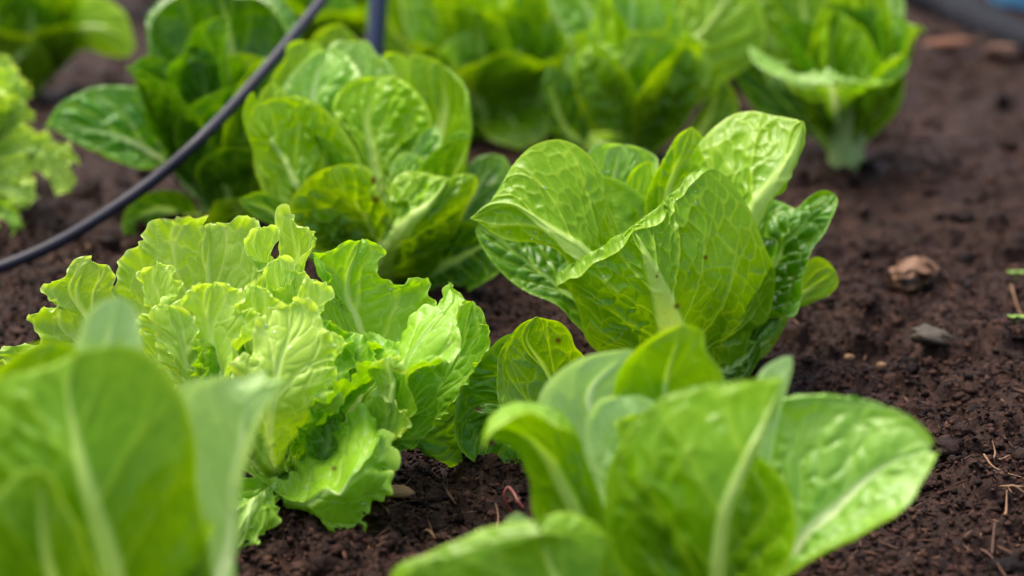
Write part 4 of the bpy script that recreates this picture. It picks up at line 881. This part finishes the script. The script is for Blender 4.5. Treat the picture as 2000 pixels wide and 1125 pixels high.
K.leaf([(-60, 440), (-20, 420), (10, 430), (30, 440)], [(-50, 400), (-10, 390), (20, 400), (46, 430)], [(-50, 470), (-10, 480), (20, 480), (46, 436)], zm=(-7, -10, -12), mat=MG, tint=.3, **lf_)
for k, (az, e1, t_) in enumerate(((0, 40, .5), (45, 40, .5), (180, 40, .5), (250, 40, .3), (300, 40, .3))):
    K.gen(az, 75, e1, .15, .11, seed=120 + k, mat=ML, nu=90, nv=61, tint=t_ - .2, rfreq=50., ruffle=.011, teeth=.003)

# ---- J and the plants still farther back
J = Plant('romaine_lettuce', 'very blurred broad leaved lettuce in the top left corner of the bed', 'lettuce', 60, 190, 'lettuces planted in the bed')
J.leaf([(90, 120), (150, 60), (210, 60), (262, 90)], [(80, 110), (120, 20), (180, -10), (240, 20), (264, 88)], [(100, 140), (160, 100), (210, 110), (250, 110), (264, 92)], zm=(-2, -5, -6), side='out', mat=MR, tint=.75, quilt=0.0015, **lo)
J.leaf([(60, 150), (60, 80), (80, 20), (90, -40)], [(40, 150), (0, 80), (0, 0), (90, -60)], [(90, 150), (140, 80), (150, 0), (90, -60)], zm=(0, 0, 0), mat=MP, tint=.3, quilt=0.0045, **lo)
J.leaf([(30, 180), (20, 140), (40, 110), (70, 90)], [(20, 180), (-40, 130), (-20, 90), (70, 80)], [(60, 185), (90, 150), (100, 120), (70, 80)], zm=(-4, -7, -9), side='out', mat=MR, tint=.35, quilt=0.0015, **lo)
J.leaf([(0, 160), (-40, 100), (-60, 60), (-60, 20)], [(-20, 160), (-100, 100), (-100, 20), (-60, 10)], [(20, 160), (20, 100), (0, 40), (-60, 10)], zm=(-1, 0), mat=MR, tint=.4, quilt=0.0030, **lo)
head(J, 9, (5, 6, 4), (MR, MR, MD), .4, 1.1)
def back(name_label, bx, by, seed, n=11, L_=.17, mt=None, tl=.4):
    P_ = Plant('romaine_lettuce', name_label, 'lettuce', bx, by, 'lettuces planted in the bed')
    head(P_, seed, (6, 7, 5), [dict(a=MR, b=MP, c=MR)[q] for q in (mt or 'abc')], tl, 1.15)
back('blurred lettuce at the top edge between the hose and the upright grey pipe', 650, 150, 31, tl=.55)
G.leaf([(900, 240), (830, 140), (770, 60), (740, 0)], [(880, 260), (780, 200), (730, 110), (715, 40), (740, -5)], [(930, 230), (880, 100), (830, 20), (780, -20), (740, -5)], zm=(1, 2, 2), tint=.4, mat=MR, quilt=0.0045, **lo)
back('pale lettuce at the top edge just right of the upright grey pipe', 865, 95, 32, mt='baa', tl=.6)
back('far blurred lettuce at the top edge directly beyond the upright grey pipe', 770, 20, 36, tl=.4)
back('blurred lettuce at the top edge between the back centre romaine and the tall stalked one', 1440, 150, 33, tl=.45)
back('far blurred lettuce cut off by the top edge above the deep green romaine', 330, 20, 34, tl=.4)
back('far blurred lettuce behind the gap between the pale and the back centre ones', 1085, 180, 37, tl=.55)
back('far blurred lettuce cut off by the top edge above the back centre romaine', 1130, 20, 35, tl=.6, mt='aab')
# ================================================================== hose, pipe, bed edge, litter
def tube(name, pts, r, mat, parent=None, nseg=14, n=90, flat=1.0, rfun=None):
    C_ = spline(pts, n); T = unit(np.gradient(C_, axis=0))
    ref = np.array([0.13, .2, 1.]); A_ = unit(np.cross(T, ref)); B_ = np.cross(A_, T)
    a = np.linspace(0, 2 * math.pi, nseg, endpoint=False)
    rr = np.full(n, r) if rfun is None else r * rfun(np.linspace(0, 1, n))
    V = C_[:, None] + rr[:, None, None] * (np.cos(a)[None, :, None] * A_[:, None] + flat * np.sin(a)[None, :, None] * B_[:, None])
    F_ = [[i * nseg + j, i * nseg + (j + 1) % nseg, (i + 1) * nseg + (j + 1) % nseg, (i + 1) * nseg + j] for i in range(n - 1) for j in range(nseg)]
    V = np.concatenate([V.reshape(-1, 3), C_[:1], C_[-1:]])
    k = n * nseg
    F_ += [[k, (j + 1) % nseg, j, j] for j in range(0)]
    return mesh_np(name, V, F_, mat, parent)
MHOSE = simple_mat('black_polyethylene_hose', (.016, .015, .026), .45, .35, .35, 40, .25, .0004)
MPIPE = simple_mat('grey_blue_pipe', (.045, .058, .115), .45, .35, .2, 20, .1, .0004)
hp = [(-700, 600, 1.615), (-420, 585, 1.635), (-200, 566, 1.66), (-60, 540, 1.675), (30, 511, 1.68), (120, 470, 1.685), (215, 412, 1.69), (300, 352, 1.70), (380, 283, 1.71), (450, 212, 1.75), (510, 145, 1.79), (565, 80, 1.83), (620, 12, 1.88), (680, -70, 1.95), (760, -150, 2.02), (860, -200, 2.1)]
hz = np.array([at(a, b, c) for a, b, c in hp])
hose = tube('drip_hose', hz, .0051, MHOSE, n=200, rfun=lambda t: 1 + .05 * vn(t * 40, t * 0, 3))
tag(hose, 'thin black drip irrigation hose arching over the soil from the left edge to the top', 'hose')
pipe = tube('support_pipe', [at(726, 225, 2.2), at(733, 100, 2.2), at(742, -40, 2.2), at(752, -260, 2.2)], .0102, MPIPE, n=40)
tag(pipe, 'upright grey blue plastic pipe between the far lettuces, cut off by the top edge', 'pipe')

# raised edge of black weed film and the blue thing in the top right corner
MB = simple_mat('black_bed_film', (.006, .007, .011), .75, .15, .3, 30, .5, .003)
MBL = simple_mat('light_blue_plastic', (.22, .58, .85), .4, .5, .1, 20, .1, .001)
ed = np.array([at(1740, -60, 3.1), at(1830, -12, 2.95), at(1900, 25, 2.8), at(1980, 62, 2.66), at(2080, 100, 2.55), at(2250, 150, 2.4)])
ed[:, 2] = .014
edge = tube('bed_edging', ed, .034, MB, n=60, flat=.8, rfun=lambda t: 1 + .12 * vn(t * 9, t * 0, 5))
tag(edge, 'thick black film edging curving round the far right corner of the bed', 'edging')
bq = at(2000, 4, 2.97)
a = np.linspace(0, 6.283, 32, endpoint=False); BV = []
for z_, r_ in ((.0, .072), (.01, .078), (.09, .088), (.100, .094), (.106, .094), (.104, .086), (.03, .075), (.02, .0)):
    BV.append(np.stack([bq[0] + .03 + r_ * np.cos(a), bq[1] + .03 + r_ * np.sin(a), z_ + a * 0], -1))
BF = [[i * 32 + j, i * 32 + (j + 1) % 32, (i + 1) * 32 + (j + 1) % 32, (i + 1) * 32 + j] for i in range(7) for j in range(32)]
tub = mesh_np('plastic_tub', np.vstack(BV), BF, MBL); tag(tub, 'light blue plastic tub behind the black edging in the top right corner', 'tub')

rgp = random.Random(4)
def lump(name, label, cat, x, y, lx, ly, lz, mat, rot=0, tilt=0, seed=0, rough=.25, group=None, lift=.5):
    d = gdepth(y); p = at(x, y, d)
    V, F_ = ico(3)
    n_ = 1 + rough * fbm(V[:, 0] * 2.2 + seed, V[:, 1] * 2.2 + V[:, 2] * 1.7, seed, 3)
    V = V * n_[:, None]
    V = np.sign(V) * np.abs(V) ** .8 * np.array([lx, ly, lz])
    ca, sa = math.cos(tilt), math.sin(tilt)
    V = np.stack([V[:, 0] * ca - V[:, 2] * sa, V[:, 1], V[:, 0] * sa + V[:, 2] * ca], -1)
    ca, sa = math.cos(rot), math.sin(rot)
    V = np.stack([V[:, 0] * ca - V[:, 1] * sa, V[:, 0] * sa + V[:, 1] * ca, V[:, 2]], -1)
    z0 = soil_h(np.array([p[0]]), np.array([p[1]]))[0] + lz * lift
    o = mesh_np(name, V + np.array([p[0], p[1], z0]), F_, mat); o['label'] = label; o['category'] = cat
    if group: o['group'] = group
    return o
MBK = simple_mat('reddish_bark', (.21, .095, .055), .75, .2, .4, 90, .6, .001)
MBD = simple_mat('dark_bark', (.13, .070, .045), .75, .2, .4, 90, .6, .001)
MSN = simple_mat('olive_stone', (.058, .043, .026), .6, .3, .4, 80, .7, .0015)
lump('bark_chip', 'reddish brown bark chip lying on the far soil, right of the stalked romaine', 'bark chip', 1850, 112, .034, .012, .007, MBK, rot=-.35, tilt=.12, seed=3, rough=.3, lift=1.6)
lump('soil_lump', 'pale pinkish lump of soil on the far right, beyond the bark chip', 'soil lump', 1958, 132, .022, .016, .012, MBD, seed=4, rough=.5, lift=1.1)
lump('stone', 'flat olive brown stone half sunk in the soil right of the sharp romaine', 'stone', 1815, 688, .017, .014, .0060, MSN, rot=.1, tilt=-.12, seed=5, rough=.8, lift=.15)
lump('bark_chip', 'flat tan wood chip under the edge of the frilly lettuce', 'bark chip', 768, 958, .013, .008, .0028, MF, rot=-.3, tilt=.1, seed=7, rough=.35, lift=1.3)
lump('bark_crumb', 'small tan crumb of bark below the flat olive stone', 'pebble', 1722, 702, .004, .0035, .003, MF, seed=8, lift=1)
lump('bark_crumb', 'small tan crumb between the flat olive stone and the sharp romaine', 'pebble', 1660, 678, .004, .003, .003, MF, seed=9, lift=1)

# curled dead leaf
MDL = simple_mat('dead_leaf', (.17, .088, .045), .6, .3, .5, 120, .5, .001, )
dd_ = gdepth(555); cpt = at(1782, 560, dd_)
t = np.linspace(0, 1, 40)[:, None]; s_ = np.linspace(-1, 1, 24)[None]
th = t * 7.0 + .4; rr = .019 * (1 - .45 * t) * (1 + .12 * np.sin(s_ * 4 + t * 9))
DX = cpt[0] + rr * np.cos(th) + .003 * s_; DZ = .014 + rr * .62 * np.sin(th) + .0016 * np.sin(s_ * 5); DY = cpt[1] + s_ * .019 * (1 - .3 * t) + 0 * t
cr = lambda k, a_: a_ * fbm(t * 9 + k, s_ * 2.5 + k, 60 + k, 3)
DX = DX + cr(1, .008); DZ = DZ * .8 + cr(3, .006) - .002; DY = DY + cr(5, .012) + .008 * t * s_
o = mesh_np('dead_leaf', np.stack([DX + 0 * s_, DY, DZ + 0 * s_], -1).reshape(-1, 3), grid_faces(40, 24), MDL)
tag(o, 'curled brown dead leaf on the soil right of the sharp romaine', 'dead leaf')

# twigs and straws that can be picked out singly
MTW = simple_mat('straw_stem', (.24, .13, .065), .6, .3, .35, 200, .4, .0004)
MTD = simple_mat('dark_twig', (.095, .048, .030), .7, .3, .4, 200, .4, .0004)
MRD = simple_mat('red_root', (.22, .045, .035), .4, .5, .3, 120, .2, .0003)
def twig(label, pts, r, mat, name='twig', lift=.0012):
    P_ = []
    for (x, y, hgt) in pts:
        p = at(x, y, gdepth(y)); z0 = soil_h(np.array([p[0]]), np.array([p[1]]))[0]
        if hgt > .01: p = at(x, y + 0, gdepth(pts[0][1] if hgt < 9 else y)) ; 
        else: p[2] = z0 + lift + hgt
        P_.append(p)
    o = tube(name, P_, r, mat, n=24, nseg=7, rfun=lambda t: .8 * (1 - .6 * t) * (1 + .2 * vn(t * 9, t * 0, 2)))
    return tag(o, label, 'twig')
twig('pale forked straw lying on the soil at the right, beside the long blurred leaf', [(1920, 905, 0), (1938, 918, 0), (1962, 925, 0), (1995, 932, 0)], .0011, MTW)
twig('short tan bark sliver above the pale forked straw', [(1950, 900, 0), (1962, 892, .002), (1975, 884, 0)], .0013, MTW)
twig('upright tan hooked splinter above the pale forked straw', [(1938, 905, 0), (1943, 893, .002), (1936, 886, .003)], .0012, MTW)
twig('tan stalk end at the right edge, level with the long blurred leaf', [(1955, 970, .001), (1975, 972, .002), (2003, 978, 0)], .0013, MTW)
twig('thin upright tan splinter near the right edge, below the forked straw', [(1962, 1016, 0), (1965, 1000, .003), (1964, 985, .005)], .0013, MTW)
twig('dark flat needle lying low at the right, beneath the long blurred leaf', [(1660, 1082, .001), (1690, 1092, .001), (1718, 1104, 0)], .0014, MTD)
twig('dark needle lying near the bottom right, below the thin upright splinter', [(1918, 1050, .001), (1938, 1060, .001), (1952, 1070, 0)], .0014, MTD)
twig('short brown twig standing on end in the lower right soil', [(1940, 1055, 0), (1941, 1040, .003), (1943, 1026, .006)], .0014, MTD)
twig('long tan grass stem leaning at the right edge, below the tiny sprout', [(1972, 560, 0), (1985, 590, .001), (2000, 625, 0)], .0012, MTW)
twig('tan splinter in the soil between the frilly lettuce and the bottom right romaine', [(828, 1018, 0), (838, 1026, .002), (850, 1040, 0)], .0014, MTW)
twig('small forked tan straw next to the red looped root', [(970, 1030, 0), (973, 1012, .003), (968, 996, .005)], .0009, MTW)
twig('pale splinter at the edge of the bottom right romaine, under the red root', [(970, 1055, 0), (977, 1048, .002), (980, 1040, .002)], .0014, MTW)
o = tube('root_loop', [at(998, 1000, 1.235), at(990, 985, 1.23), at(984, 965, 1.228), at(992, 952, 1.228), at(1003, 962, 1.225), at(1012, 980, 1.22), at(1022, 992, 1.22)], .00085, MRD, n=50, nseg=8)
tag(o, 'thin dark red root looping out of the soil at the bottom centre', 'root')

# tiny seedlings
MSP = simple_mat('seedling_green', (.20, .36, .03), .4, .4, .2, 60, .2, .0005)
def sprout(label, x, y, r):
    p = at(x, y, gdepth(y)); z0 = soil_h(np.array([p[0]]), np.array([p[1]]))[0]
    e = thing('seedling', label, 'seedling', (p[0], p[1], z0)); bpy.context.view_layer.update()
    b = np.array([p[0], p[1], z0])
    tube('stem', [b, b + [0, 0, .004], b + [.0005, 0, .008]], .0006, MSP, e, n=6, nseg=6)
    V, F_ = IV2, IF2
    for sg_ in (-1, 1):
        q = V * np.array([r, r * .7, r * .18]); q[:, 2] += np.abs(q[:, 0]) * .4
        mesh_np('seed_leaf', q + b + [sg_ * r * .9, 0, .009], F_, MSP, e)
sprout('tiny two-leaved seedling at the right edge, level with the curled dead leaf', 1984, 545, .0045)
sprout('tiny yellow green seedling at the right edge, level with the flat olive stone', 1982, 672, .004)
